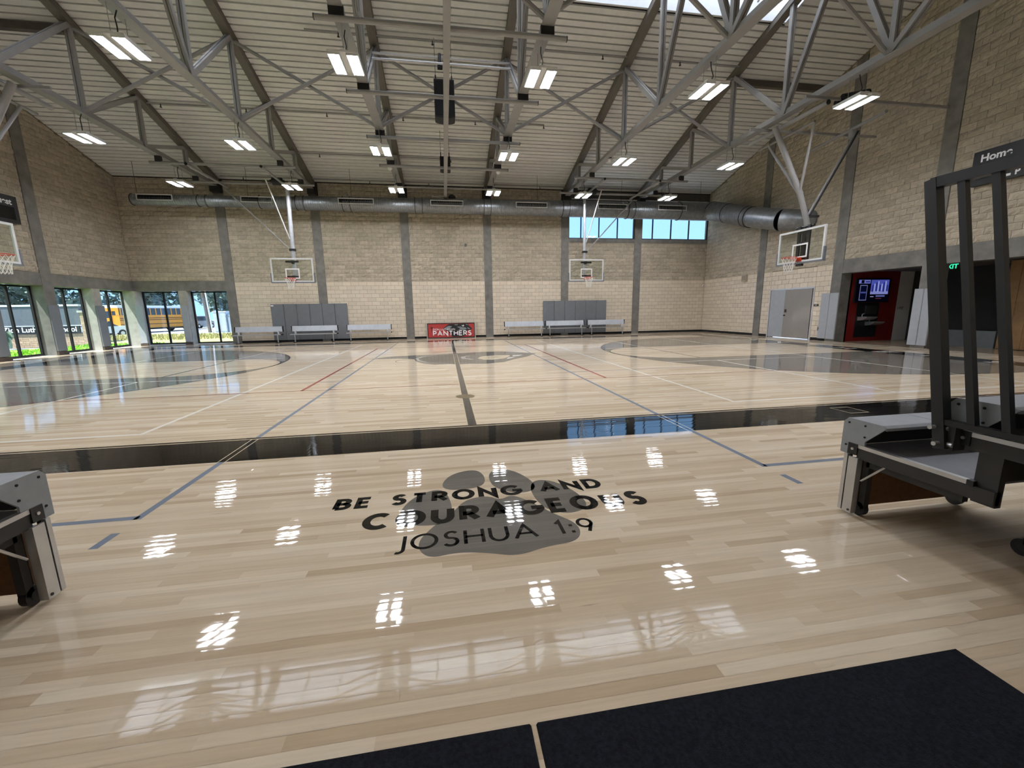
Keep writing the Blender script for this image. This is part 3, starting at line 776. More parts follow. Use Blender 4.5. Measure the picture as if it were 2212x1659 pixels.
# pendant lights
ROWS = [(7.33, 'far row beside the duct'), (2.73, 'middle row'), (-2.24, 'nearest visible row'), (-7.03, 'row overhead out of view')]
ORDL = ['first from the left', 'second from the left', 'third from the left', 'third from the right', 'second from the right', 'first from the right']
l0 = None
for y, rn in ROWS:
    for i, x in enumerate(COLX):
        lab = 'white twin-panel pendant light, %s, %s' % (rn, ORDL[i])
        if l0 is None:
            t = thing('pendant_light', lab, 'light', (x, y, 6.82), 'pendant lights')
            q = MB(); q.box(-.31, .31, -.40, .40, .03, .06); q.box(-.06, .06, -.30, .30, .06, .13)
            for k in (-.19, .19):
                q.box(k-.125, k-.11, -.38, .38, -.02, .03); q.box(k+.11, k+.125, -.38, .38, -.02, .03); q.box(k-.125, k+.125, -.385, -.37, -.02, .03); q.box(k-.125, k+.125, .37, .385, -.02, .03)
            q.build('housing', M_WHITEM, t)
            for k in (-.19, .19):
                q = MB(); q.box(k-.11, k+.11, -.37, .37, .0, .02); q.build('light_panel', M_LAMP, t)
            pass
            q = MB(); q.tube([(0, -.05, .12), (.04, -.1, .3), (0, -.06, .5), (.02, 0, .67)], .012, 6); q.build('cord', M_BLK, t)
            q = MB(); q.tube([(0, .25, .12), (0, .25, .67)], .006, 5); q.tube([(0, -.25, .12), (0, -.25, .67)], .006, 5); q.build('hanger', M_STEEL, t)
            l0 = t
        else:
            t = copy_tree(l0); t.location = (x, y, 6.82); t['label'] = lab

# divider beam and its cross pipes
t = thing('ceiling_beam', 'long grey hoist beam running along the centre of the ceiling', 'beam', (0, 0, 7.05))
q = MB((0, 0, 7.05)); q.box(-.07, .07, -12.5, 9.35, 7.0, 7.015); q.box(-.07, .07, -12.5, 9.35, 7.185, 7.20); q.box(-.006, .006, -12.5, 9.35, 7.01, 7.19); q.build('beam_profile', M_STEEL, t)
q = MB((0, 0, 7.05)); q.ring((.32, 9.25, 7.03), .10, .09, 'y', 20, 8); q.tube([(.32, 9.2, 7.03), (.32, 9.32, 7.03)], .13, 16); q.build('hoist_motor', M_BLK, t)
q = MB((0, 0, 7.05)); q.bar((-.05, 9.3, 7.02), (-.62, 9.3, 7.10), .03, .03); q.bar((-.05, 9.3, 7.13), (-.62, 9.3, 7.10), .03, .03); q.tube([(-.62, 9.25, 7.1), (-.62, 9.35, 7.1)], .05, 10); q.build('end_bracket', M_WHITEM, t)
for y, z, nm in ((8.62, 7.32, 'farthest from the camera'), (5.62, 7.28, 'second farthest from the camera'), (2.82, 7.28, 'middle of five'), (-.10, 7.28, 'second nearest to the camera'), (-2.93, 7.28, 'nearest to the camera')):
    t = thing('cross_pipe', 'grey pipe clamped across the two centre trusses, ' + nm, 'pipe', (0, y, z), 'pipes carrying the hoist beam')
    o_ = (0, y, z); xw = 2.6 if y < 8 else 2.1
    q = MB(o_); q.tube([(-xw, y, z), (xw, y, z)], .055 if y < 8 else .04, 12); q.build('pipe', M_STEEL, t)
    for s in (-1, 1):
        q = MB(o_); q.box(s*2.175-.15, s*2.175+.15, y-.04, y+.04, z+.05, ZB-.0); q.build('clamp', M_BLK, t)
        q = MB(o_); q.tube([(s*xw, y, z), (s*(xw+.02), y, z)], .058 if y < 8 else .043, 12); q.build('end_cap', M_BLK, t)
    q = MB(o_); q.box(-.05, .05, y-.04, y+.04, 7.20, z-.03); q.build('hanger', M_STEELD, t)
for z, y, nm in ((9.36, 2.0, 'upper'), (9.10, 1.8, 'lower')):
    q = MB(); q.tube([(-2.15, y, z), (2.15, y, z)], .035, 10); tag(q.build('silver_tube', M_ALU), '%s of two shiny silver tubes between the centre trusses' % nm, 'tube')
q = MB(); q.tube([(-.1, 1.9, 9.42), (-.12, 1.85, 9.05)], .05, 10); q.box(-.18, -.02, 1.8, 1.95, 9.0, 9.06); tag(q.build('tube_bracket', M_BLK), 'small dark bracket joining the two silver tubes', 'bracket')

# loudspeakers
def speaker(loc, w, h, d, lab, tilt):
    t = thing('loudspeaker', lab, 'speaker', loc); t.rotation_euler = (tilt, 0, 0)
    pr = [(-w/2, -h*.28), (-w/2, h/2), (w/2, h/2), (w/2, -h*.28), (w*.42, -h*.42), (w*.2, -h/2), (-w*.2, -h/2), (-w*.42, -h*.42)]
    pr = [(-w/2, h/2), (w/2, h/2), (w/2, -h*.44)] + [(w/2*math.cos(a), -h*.44-h*.06*math.sin(a)) for a in [PI*k/10 for k in range(1, 10)]] + [(-w/2, -h*.44)]
    q = MB(); q.prism(pr, lambda a, b, dd: (a, dd, b), -d/2, d/2); q.build('cabinet', M_BLK, t)
    q = MB(); q.box(-w*.46, w*.46, -d/2-.012, -d/2, -h*.42, h*.46); q.build('grille', M_BLKM, t)
    q = MB()
    for s in (-1, 1): q.box(s*w*.4-.02, s*w*.4+.02, -.02, .02, h/2, h/2+.22); q.tube([(s*w*.4, 0, h/2+.2), (s*w*.4, 0, zroof(loc[1])-loc[2]-.02)], .008, 5)
    q.build('yoke', M_BLK, t); return t
speaker((0.01, 2.5, 8.32), .66, 1.15, .5, 'large black loudspeaker hanging behind the centre hoist beam', 0)
speaker((0.01, 6.5, 7.68), .44, .55, .4, 'smaller black loudspeaker hanging farther back behind the hoist beam', 0)

# sprinkler pipes and smoke detector domes
for i, (y, xa, xb, dz, lab) in enumerate(((2.45, -4.2, 10.88, .13, 'thin grey sprinkler pipe under the deck in the upper middle'), (5.75, -11.3, 4.2, .10, 'thin grey sprinkler pipe under the deck above the left lights'), (8.12, -6.5, 2.4, .10, 'thin pale sprinkler pipe under the deck near the smaller loudspeaker'), (9.95, -10.5, 10.6, .10, 'thin dark sprinkler pipe under the deck nearest the far wall'))):
    z = zroof(y)-dz; t = thing('sprinkler_pipe', lab, 'pipe', (0, y, z), 'sprinkler pipes')
    q = MB((0, y, z)); q.tube([(xa, y, z), (xb, y, z)], .028, 8); q.build('pipe', M_STEEL, t)
    x = xa + 1.0
    while x < xb:
        q = MB((0, y, z)); q.tube([(x, y, z), (x, y, z-.12)], .018, 6); q.tube([(x, y, z-.12), (x, y, z-.135)], .04, 8); q.build('sprinkler_head', M_STEELD, t); x += 2.9
for x, y, lab in ((-6.62, 6.35, 'white dome detector on the truss above the left side basket'), (-2.3, 6.3, 'white dome detector on the truss left of the hoist beam'), (2.3, 6.3, 'white dome detector on the truss right of the hoist beam'), (6.62, 4.3, 'white dome detector on the truss above the right side basket')):
    t = thing('dome_detector', lab, 'detector', (x, y, 7.48), 'dome detectors')
    q = MB(); q.tube([(0, 0, 0), (0, 0, -.05)], .05, 10); q.build('mount', M_STEELD, t)
    q = MB(); q.tube([(0, 0, -.05), (0, 0, -.10), (0, 0, -.15), (0, 0, -.17)], [.10, .10, .07, .02], 14); q.build('dome', M_WHITE, t, True)

# ------------------------------------------------------------------ spiral duct
t = thing('air_duct', 'long silver spiral air duct along the far wall', 'duct', (0, 9.25, 6.65))
o_ = (0, 9.25, 6.65); DY = 9.25
steps = [(-13.9, -11.2, .225), (-11.2, -8.6, .235), (-8.6, -7.0, .27), (-7.0, -4.9, .31), (-4.9, -1.5, .325), (-1.5, 1.9, .35), (1.9, 6.0, .375), (6.0, 9.6, .40), (9.6, 12.6, .43), (12.6, 14.0, .46)]
zc = lambda x: 6.62 + .06*(x+13.9)/28
def spiral(q, p0, p1, r0, r1, pitch=.10):
    L = (Vector(p1)-Vector(p0)).length; n = max(2, int(L/pitch)); pts = []; rs = []
    for k in range(n+1):
        for dd, e in ((0, 0), (.72, 0), (.78, .012), (.92, .012), (.98, 0)):
            f = (k+dd)/n
            if f > 1: continue
            pts.append(Vector(p0).lerp(Vector(p1), f)); rs.append(r0+(r1-r0)*f+e)
    q.tube(pts, rs, 20, False)
for a, b_, r in steps:
    q = MB(o_); spiral(q, (a, DY, zc(a)), (b_, DY, zc(b_)), r, r+.008); q.build('duct_section', M_GALV, t, True)
    q = MB(o_); q.ring((a, DY, zc(a)), r+.012, .018, 'x', 24, 6); q.build('flange_ring', M_STEELD, t)
    if b_-a > 2 and a > -13:
        q = MB(o_); q.ring((a+.35, DY, zc(a)), r+.012, .015, 'x', 24, 6); q.build('flange_ring', M_STEELD, t)
q = MB(o_); q.tube([(-13.9, DY, zc(-13.9)), (-13.92, DY, zc(-13.9))], .225, 20); q.build('end_cap', M_GALV, t)
# turn at the right corner and sloping run along the right wall
pts = [Vector((14.0, DY, zc(14.0)))]; 
for k in range(1, 7):
    a = k/6*PI/2; pts.append(Vector((14.0+.42*math.sin(a), DY-.42*(1-math.cos(a)), zc(14.0)-.05*k/6)))
q = MB(o_); q.tube(pts, .47, 20, False); q.build('elbow', M_GALV, t, True)
pA = pts[-1]; pB = Vector((14.45, 6.0, 5.72)); pC = Vector((14.45, 4.7, 5.36)); pD = Vector((14.5, 4.0, 5.17))
q = MB(o_); spiral(q, pA, pA.lerp(pB, .45), .47, .47); q.build('duct_section', M_GALV, t, True)
q = MB(o_); spiral(q, pA.lerp(pB, .45), pB, .47, .46); q.build('duct_section', M_GALV, t, True)
q = MB(o_); q.tube([pB, pC, pD], .455, 20, False); q.build('duct_section', M_GALV, t, True)
q = MB(o_); q.tube([pD, Vector((14.8, 3.5, 5.07)), Vector((15.3, 3.3, 5.03))], [.455, .43, .40], 20, True); q.build('elbow', M_GALV, t, True)
for f in (0, .45, .95, 1.05):
    c = pA.lerp(pB, f); d = (pB-pA).normalized(); q = MB(o_); q.tube([c-d*.02, c+d*.02], .485, 22); q.build('flange_ring', M_STEELD, t)
for k, (xa, xb) in enumerate(((-13.6, -12.15), (-9.34, -7.98), (-5.06, -3.42), (-.75, .86), (3.5, 5.14), (7.84, 9.46), (11.2, 12.85))):
    r = [s for s in steps if s[0] <= (xa+xb)/2 <= s[1]][0][2]; z = zc(xa)+.06; y = DY-r+.02
    q = MB(o_); 
    q.box(xa, xb, y-.06, y+.10, z-.13, z-.095); q.box(xa, xb, y-.06, y+.10, z+.095, z+.13); q.box(xa, xa+.04, y-.06, y+.1, z-.095, z+.095); q.box(xb-.04, xb, y-.06, y+.1, z-.095, z+.095)
    g = q.build('diffuser', M_WHITEM, t)
    q = MB(o_); q.box(xa+.04, xb-.04, y-.01, y+.02, z-.095, z+.095); n = 26
    for j in range(n): xx = xa+.06+(xb-xa-.12)*j/(n-1); q.box(xx-.008, xx+.008, y-.05, y-.01, z-.09, z+.05)
    q.build('louvre', M_BLKM, g)
x = -13.7
q = MB(o_)
while x < 14: q.tube([(x, DY, zc(x)+.2), (x, DY, zroof(DY))], .008, 5); x += 2.3
q.build('hanger_rod', M_STEELD, t)

# ------------------------------------------------------------------ basketball goals
def goal(name, lab, c, yaw, group):
    """c: centre of the board's face on plan; the board faces local -y"""
    root = thing(name, lab, 'basketball goal', (c[0], c[1], 2.9), group)
    cy, sy = math.cos(yaw), math.sin(yaw)
    tf = lambda p: (c[0]+p[0]*cy-p[1]*sy, c[1]+p[0]*sy+p[1]*cy, p[2])
    B = lambda: MB((c[0], c[1], 2.9), tf)
    q = B(); q.add([(-.86, 0, 2.95), (.86, 0, 2.95), (.86, 0, 3.92), (-.86, 0, 3.92)], [(0, 1, 2, 3)]); bd = q.build('backboard', M_BOARDGLASS, root)
    q = B()
    q.box(-.915, .915, -.012, .04, 3.91, 3.97); q.box(-.915, .915, -.012, .04, 2.90, 2.96); q.box(-.915, -.855, -.012, .04, 2.96, 3.91); q.box(.855, .915, -.012, .04, 2.96, 3.91)
    q.build('board_frame', M_ALU if False else M_WHITEM, root)
    q = B(); w = .305
    q.box(-w, w, -.010, -.006, 3.46, 3.51); q.box(-w, w, -.010, -.006, 3.05, 3.10); q.box(-w, -w+.05, -.010, -.006, 3.10, 3.46); q.box(w-.05, w, -.010, -.006, 3.10, 3.46); q.build('target_square', M_WHITE, root)
    q = B(); q.box(-.95, .95, -.03, .06, 2.855, 2.905); q.box(-.955, -.915, -.03, .06, 2.87, 3.30); q.box(.915, .955, -.03, .06, 2.87, 3.30); q.build('edge_padding', M_PAD, root)
    q = B(); q.ring((0, -.38, 3.05), .2286, .011, 'z', 32, 8); q.box(-.12, .12, -.03, -.012, 2.93, 3.06); q.box(-.07, .07, -.165, -.02, 2.955, 3.05)
    q.bar((-.07, -.03, 2.97), (-.16, -.24, 3.04), .02, .02); q.bar((.07, -.03, 2.97), (.16, -.24, 3.04), .02, .02); rim = q.build('rim', M_RED, root)
    q = B(); n = 12; lev = [(3.04, .228), (2.94, .19), (2.84, .155), (2.74, .135), (2.64, .13), (2.57, .125)]
    for k in range(n):
        for d in (-1, 1):
            pts = []
            for j, (z, r) in enumerate(lev):
                a = 2*PI*(k + d*.5*(j % 2))/n; pts.append((r*math.cos(a), -.38+r*math.sin(a), z))
            q.tube(pts, .006, 4, False)
    q.build('net', M_NET, rim)
    return root, tf
GG = 'ceiling-hung basketball goals'
def W(root): return MB(tuple(root.location))
for s, lab in ((-1, 'side-court glass basketball goal hanging before the far wall, left of the banner'), (1, 'side-court glass basketball goal hanging below the high strip windows')):
    cx = -7.14 if s < 0 else 7.015; cyy = 8.10
    r, tf = goal('basketball_goal', lab, (cx, cyy), 0.0, GG)
    mr = .09 if s < 0 else .07; my = cyy+.32
    q = W(r); q.tube([(cx+.05*-s, my, 7.15), (cx, my, 3.0)], mr, 14); q.build('mast', mat('mast_paint', '#aeb2b8', .4), r, True)
    q = W(r); q.box(cx-.28, cx+.28, cyy+.04, cyy+.10, 3.78, 3.86); q.box(cx-.28, cx+.28, cyy+.04, cyy+.10, 3.10, 3.18); q.box(cx-.06, cx+.06, cyy+.1, my, 3.75, 3.88); q.box(cx-.06, cx+.06, cyy+.1, my, 3.08, 3.2); q.build('board_mount', M_BLK, r)
    q = W(r); q.tube([(cx+s*.1, my, 4.38), (cx+s*2.6, my+.1, 7.0)], .028, 8); q.build('side_brace', M_STEEL, r)
    q = W(r); q.tube([(cx+s*.06, my-.05, 4.85), (cx+s*.5, my-.9, 7.15)], .026, 8); q.build('front_brace', M_WHITEM, r)
    q = W(r); q.box(cx-.12, cx+.12, my-.1, my+.1, 4.32, 4.42); q.build('clamp', M_BLK, r)
    for y in (6.15, 8.55):
        q = W(r); xa, xb = (-11.2, -5.95) if s < 0 else (5.7, 11.2); q.tube([(xa, y, 7.25), (xb, y, 7.25)], .05, 10); q.build('support_pipe', M_STEEL, r)
        for xx in (s*6.525, s*10.875): q = W(r); q.box(xx-.1, xx+.1, y-.06, y+.06, 7.28, 7.482); q.build('pipe_clamp', M_STEELD, r)
    for xx in (cx, cx+s*2.65):
        q = W(r); q.tube([(xx, 5.85, 7.15), (xx, 8.95, 7.15)], .05, 10); q.build('support_pipe', M_STEEL, r)
        q = W(r); q.tube([(xx, 5.83, 7.15), (xx, 5.85, 7.15)], .055, 10); q.build('end_cap', M_BLK, r)
    q = W(r); q.tube([(cx+s*.3-.2, 8.3, 7.3), (cx+s*.3+.2, 8.3, 7.3)], .16, 12); q.tube([(cx+s*.3-.3, 8.3, 7.3), (cx+s*.3+.3, 8.3, 7.3)], .07, 10); q.build('winch', M_BLK, r)
for s, lab in ((1, 'main-court glass basketball goal by the right wall, near the grey door'), (-1, 'main-court glass basketball goal cut off at the left wall')):
    cx = s*11.66 if s > 0 else -11.72; cyy = -.10 if s > 0 else -.02
    r, tf = goal('basketball_goal', lab, (cx, cyy), -s*PI/2, GG)
    S = lambda x: s*x
    q = W(r); q.tube([(S(10.55), cyy+.3, 7.15), (S(11.45), cyy, 5.1), (S(11.80), cyy, 4.25)], .085, 14); q.tube([(S(11.80), cyy, 4.25), (S(11.86), cyy, 4.0)], .085, 14); q.build('mast', M_STEEL, r, True)
    q = W(r); q.box(S(11.70), S(11.76), cyy-.28, cyy-.18, 2.92, 4.08); q.box(S(11.70), S(11.76), cyy+.10, cyy+.2, 2.92, 4.08); q.box(S(11.76), S(11.86), cyy-.05, cyy+.08, 3.0, 4.05)
    for z in (3.05, 3.5, 3.85): q.box(S(11.71), S(11.75), cyy-.2, cyy+.15, z, z+.07)
    q.tube([(S(11.78), cyy-.35, 4.06), (S(11.78), cyy+.35, 4.06)], .04, 8); q.box(S(11.66), S(11.74), cyy-.12, cyy+.12, 2.78, 2.86); q.build('board_mount', M_BLK, r)
    q = W(r); q.tube([(S(11.2), 1.65, 7.0), (S(11.15), -.7, 7.0)], .04, 10); q.build('v_frame_bar', M_STEEL, r)
    for yy in (1.15, -.68):
        q = W(r); q.tube([(S(11.15), yy, 6.98), (S(11.42), cyy, 5.05)], .04, 10); q.build('v_frame_leg', M_STEEL, r)
    q = W(r); q.tube([(S(10.9), 1.75, 7.22), (S(10.9), -1.35, 7.22)], .065, 12); q.build('support_pipe', M_STEEL, r)
    q = W(r); q.tube([(S(10.9), -1.35, 7.22), (S(10.9), -1.37, 7.22)], .07, 12); q.build('end_cap', M_BLK, r)
    q = W(r); q.tube([(S(13.7), 2.1, 7.22), (S(13.2), -1.1, 7.22)], .05, 12); q.build('support_pipe', M_STEEL, r)
    for y in (.9, -1.28):
        q = W(r); q.box(S(10.2), S(15.22), y-.03, y+.03, 7.32, 7.39); q.build('support_channel', M_STEEL, r)
    for k in (-.05, .05):
        q = W(r); q.tube([(S(11.86), cyy+k, 4.42), (S(13.5), cyy+.15+k, 7.12)], .026, 8); q.build('rear_brace', M_STEEL if k > 0 else M_BLK, r)
    q = W(r); q.box(S(11.72), S(12.2), cyy-.07, cyy+.07, 4.36, 4.42); q.build('clamp', M_STEELD, r)
    q = W(r); q.tube([(S(13.45), .15, 6.95), (S(13.45), .15, 7.22)], .12, 12); q.build('brace_lock', M_STEEL, r)
    q = W(r); q.tube([(S(11.35), -1.35, 7.34), (S(12.0), -1.55, 7.42)], .12, 12); q.tube([(S(11.3), -1.2, 7.3), (S(11.9), -1.2, 7.3)], .07, 10); q.build('winch', M_BLK, r)

# ------------------------------------------------------------------ against the far wall: pads, benches, banner
for x0, x1, lab in ((-9.10, -5.36, 'bank of six grey wall pads behind the left benches'), (5.26, 9.03, 'bank of six grey wall pads behind the right benches')):
    t = thing('wall_pad', lab, 'wall pad', ((x0+x1)/2, D, 0), 'grey wall pads on the far wall'); n = 6; w = (x1-x0)/n
    for k in range(n):
        a, b_ = x0+k*w+.004, x0+(k+1)*w-.004; q = MB(((x0+x1)/2, D, 0))
        pr = [(a, 0), (a, .045), (a+.015, .06), (b_-.015, .06), (b_, .045), (b_, 0)]
        q.prism([(u, -v) for u, v in pr], lambda u, v, z: (u, D-.03+v, z), .11, 1.95); q.build('pad_panel', M_PAD, t)
    if x0 < 0: q = MB(((x0+x1)/2, D, 0)); q.box(x0+.02, x0+.15, D-.097, D-.09, 1.84, 1.90); q.build('pad_tag', M_WHITE, t)
bench0 = None
BL = ['leftmost silver bench with backrest, at the window corner', 'silver bench with backrest in front of the left grey wall pads', 'silver bench with backrest, third from the left, nearest the banner\'s left side', 'silver bench with backrest, first to the right of the banner', 'silver bench with backrest in front of the right grey wall pads', 'rightmost silver bench with backrest on the far wall']
for i, (xa, xb) in enumerate(((-10.79, -8.50), (-8.12, -5.82), (-5.42, -3.09), (2.95, 5.24), (5.31, 7.58), (7.74, 10.05))):
    cx = (xa+xb)/2
    if bench0 is None:
        t = thing('team_bench', BL[i], 'bench', (cx, 9.75, 0), 'silver benches along the far wall'); L = 1.11
        q = MB(); q.box(-L-.03, L+.03, -.14, .14, .40, .44); st = q.build('seat', M_ALU, t)
        for s in (-1, 1): q = MB(); q.box(s*(L+.03), s*(L+.05), -.14, .14, .395, .445); q.build('end_cap', M_BLKM, st)
        q = MB(); q.add([(-L, .20, .56), (L, .20, .56), (L, .24, .56), (-L, .24, .56), (-L, .255, .83), (L, .255, .83), (L, .295, .83), (-L, .295, .83)], [(0,3,2,1),(4,5,6,7),(0,1,5,4),(1,2,6,5),(2,3,7,6),(3,0,4,7)]); bk = q.build('backrest', mat('brushed_aluminium', '#c4c9d0', .5, metal=.3, var=.05), t)
        for s in (-1, 1): q = MB(); q.box(s*L, s*(L+.025), .19, .30, .555, .835); q.build('end_cap', M_BLKM, bk)
        for s in (-1, 1):
            q = MB(); q.box(s*.93-.03, s*.93+.03, .10, .20, .44, .60); q.build('back_bracket', M_WHITEM, t)
            q = MB(); q.tube([(s*.93, 0, .03), (s*.93, 0, .40)], .025, 10); q.build('leg', M_ALU, t)
            q = MB(); q.box(s*.93-.035, s*.93+.035, -.20, .22, 0, .03); q.build('foot', M_BLKM, t)
        bench0 = t
    else: t = copy_tree(bench0); t.location = (cx, 9.75, 0); t['label'] = BL[i]
# banner board
BYF = 10.20
t = thing('team_banner', 'red and black lettered banner board leaning at the middle of the far wall', 'banner', (0.03, BYF, 0))
o_ = (0.03, BYF, 0); x0, x1 = -1.31, 1.37
q = MB(o_); q.box(x0, x1, BYF, BYF+.05, 0, .82); q.build('board', mat('banner_red', '#b23b38', .6, var=.03), t)
q = MB(o_)
for a, b_, c_, d_ in ((x0, x0+.05, 0, .82), (x1-.05, x1, 0, .82)): q.box(a, b_, BYF-.02, BYF+.06, c_, d_)
q.build('side_rail', M_ALU, t)
q = MB(o_); q.box(x0+.05, x1-.05, BYF-.015, BYF+.05, 0, .05); q.box(x0+.05, x1-.05, BYF-.015, BYF+.05, .78, .82); q.box(x0+.05, x0+.085, BYF-.015, BYF, .05, .78); q.box(x1-.085, x1-.05, BYF-.015, BYF, .05, .78); q.build('frame', M_BLK, t)
bm = lambda px, pz: (x0+.065 + (px-340)/1510*(x1-x0-.13), .05 + (775-pz)/480*.73)
def bpoly(pl, d): 
    q = MB(o_); q.add([(bm(a, b_)[0], BYF-d, bm(a, b_)[1]) for a, b_ in pl], [tuple(range(len(pl)))]); return q
bpoly([(1000, 570), (820, 480), (880, 420), (990, 330), (1040, 305), (1640, 305), (1665, 370), (1770, 470), (1745, 525), (1620, 545), (1560, 640), (1590, 720), (1420, 765), (1130, 765), (1060, 690)], .004).build('print_black', M_BLK, t)
for pl in ([(880, 480), (900, 430), (1010, 370), (1125, 385), (1070, 440), (960, 480)], [(1190, 325), (1310, 315), (1300, 350), (1230, 350)], [(1270, 410), (1420, 400), (1440, 430), (1560, 440), (1600, 500), (1480, 530), (1330, 515), (1390, 470)], [(1560, 315), (1620, 315), (1645, 360), (1590, 345)], [(1610, 430), (1700, 470), (1715, 500), (1630, 490)]):
    bpoly(pl, .006).build('print_grey', mat('print_grey', '#7f858a', .6), t)
bpoly([(1420, 350), (1470, 365), (1500, 330), (1500, 370), (1530, 385), (1490, 390), (1470, 420), (1465, 385)], .008).build('print_white', M_WHITE, t)
q = MB(o_)
bx = lambda px, pz: bm(px, pz)
for pl in ([(472, 350), (482, 430), (478, 570), (462, 570), (458, 430)], [(395, 432), (465, 415), (545, 432), (465, 445)]):
    q.add([(bm(a, b_)[0], BYF-.006, bm(a, b_)[1]) for a, b_ in pl], [tuple(range(len(pl)))])
q.build('print_cross', M_BLK, t)
lw = lambda a, b_: (a, BYF-.010, b_)
xa, za = bm(500, 525); xb, zb = bm(1215, 460)
q = MB(o_); lettering(q, 'ZION LUTHERAN', xa, xb, za, zb-za, .17, lw); q.build('lettering', M_WHITE, t)
xa, za = bm(500, 725); xb, zb = bm(1750, 540)
q = MB(o_); lettering(q, 'PANTHERS', xa, xb, za, zb-za, .19, lw); q.build('lettering', M_WHITE, t)

# small wall devices
def device(name, lab, cat, box, m, inner=None):
    c = ((box[0]+box[1])/2, (box[2]+box[3])/2, (box[4]+box[5])/2); t = thing(name, lab, cat, c)
    q = MB(c); q.box(*box); q.build('housing', m, t)
    if inner: q = MB(c); q.box(*inner[0]); q.build(inner[1], inner[2], t)
    return t
device('wall_horn', 'beige square speaker box on the right wall near the corner', 'speaker', (XR-.10, XR, 6.74, 7.08, 2.74, 3.08), mat('beige_box', '#a79c88', .6), ((XR-.115, XR-.10, 6.79, 7.03, 2.79, 3.03), 'grille', mat('beige_grille', '#94897a', .7)))
device('room_sign', 'small dark sign plate beside the grey door', 'sign', (XR-.02, XR, 2.44, 2.66, 1.43, 1.51), M_STEELD, ((XR-.024, XR-.02, 2.50, 2.60, 1.455, 1.485), 'print', M_PADL))
device('wall_outlet', 'small dark outlet low on the grey pad right of the door', 'outlet', (XR-.08, XR-.055, 2.20, 2.30, .42, .58), M_STEELD, ((XR-.085, XR-.08, 2.225, 2.275, .46, .54), 'face', M_PAD))
for x, z, lab in ((-4.9, 7.32, 'small pale wall plate above the duct, left of the far lights'), (1.02, 7.25, 'left of two small pale wall plates above the duct'), (1.32, 7.24, 'right of two small pale wall plates above the duct'), (.98, 4.95, 'tiny dark box high on the far wall right of the banner')):
    device('wall_plate', lab, 'wall plate', (x-.05, x+.05, D-.04, D, z-.07, z+.07), M_PADL if z > 6 else M_STEELD, ((x-.03, x+.03, D-.045, D-.04, z-.04, z+.04), 'cover', M_PAD))
device('corner_sensor', 'tiny white sensor at the right end of the far wall', 'sensor', (15.12, 15.2, D-.06, D, 2.70, 2.80), M_WHITE, ((15.13, 15.19, D-.065, D-.06, 2.71, 2.76), 'lens', M_PAD))
device('strip_light', 'slim pale strip light along the top of the high windows', 'light', (6.9, 15.1, D-.07, D-.012, 7.42, 7.47), M_WHITEM, ((7.0, 15.0, D-.08, D-.07, 7.43, 7.46), 'lens', M_WHITE))

# ------------------------------------------------------------------ right wall: door, pads, alcove, scoreboard
dr = struct('door_1', 'grey double door with one narrow leaf in the right wall')
q = MB(); q.box(XR-.03, XR+.12, 5.08, 5.13, 0, 2.25); q.box(XR-.03, XR+.12, 2.69, 2.74, 0, 2.25); q.box(XR-.03, XR+.12, 2.74, 5.08, 2.19, 2.25); q.build('frame', mat('door_frame', '#c3c3c4', .5), dr)
q = MB(); q.box(XR-.01, XR+.04, 4.22, 5.06, .02, 2.18); q.build('narrow_leaf', M_PADL, dr)
q = MB(); q.box(XR-.02, XR+.03, 2.80, 4.21, .02, 2.18); lf = q.build('wide_leaf', M_DOOR, dr)
q = MB(); q.box(XR-.035, XR-.02, 4.06, 4.16, 1.16, 1.30); q.build('lock_plate', M_STEELD, lf)
q = MB(); q.tube([(XR-.08, 4.13, 1.03), (XR-.02, 4.13, 1.03)], .03, 10); q.build('knob', M_STEELD, lf)
q = MB(); q.box(XR+.0, XR+.05, 2.74, 2.79, 0, 2.19); q.box(XR+.0, XR+.05, 5.06, 5.08, 0, 2.19); q.build('seal', M_BLKM, dr)
for ya, yb, lab in ((1.52, 2.28, 'pair of light grey pads between the grey door and the red alcove'), (-1.72, -1.16, 'tall light grey pad wrapped on the column right of the red alcove')):
    t = thing('column_pad', lab, 'wall pad', (XR, (ya+yb)/2, 0), 'light grey pads on the right wall'); o_ = (XR, (ya+yb)/2, 0); ym = (ya+yb)/2
    for a, b_ in ((ya, ym-.004), (ym+.004, yb)):
        q = MB(o_); q.prism([(a, 0), (a, .04), (a+.015, .055), (b_-.015, .055), (b_, .04), (b_, 0)], lambda u, v, z: (XR-.03-v, u, z), .10, 1.94); q.build('pad_panel', M_PADL, t)
for c, lab in ((8.15, 'grey pad on the window pier nearest the left corner'), (5.95, 'grey pad on the concrete column between the left windows'), (3.75, 'grey pad on the window pier cut off at the left edge')):
    t = thing('pier_pad', lab, 'wall pad', (XL, c, 0), 'grey pads on the left window piers')
    q = MB((XL, c, 0)); q.prism([(c-.21, 0), (c-.21, .04), (c-.195, .06), (c+.195, .06), (c+.21, .04), (c+.21, 0)], lambda u, v, z: (XL+.03+v, u, z), .16, 1.93); q.build('pad_panel', M_PAD, t)
    q = MB((XL, c, 0)); q.box(XL+.03, XL+.10, c-.22, c+.22, 0, .14); q.build('base_block', mat('dark_wood_base', '#4a3f37', .6), t)
for x, lab in ((-13.1, 'light grey pad on the pier between the two far windows'), (-15.0, 'light grey pad on the corner pier between the window walls')):
    t = thing('pier_pad', lab, 'wall pad', (x, D, 0), 'light grey pads on the far window piers')
    q = MB((x, D, 0)); y_ = D-.02 if x > -14 else D-.17; q.prism([(x-.15, 0), (x-.15, .04), (x-.135, .055), (x+.135, .055), (x+.15, .04), (x+.15, 0)], lambda u, v, z: (u, y_-v, z), .14, 1.93); q.build('pad_panel', M_PADL, t)
    q = MB((x, D, 0)); q.box(x-.16, x+.16, y_-.07, y_, 0, .12); q.build('base_block', mat('dark_wood_base', '#4a3f37', .6), t)
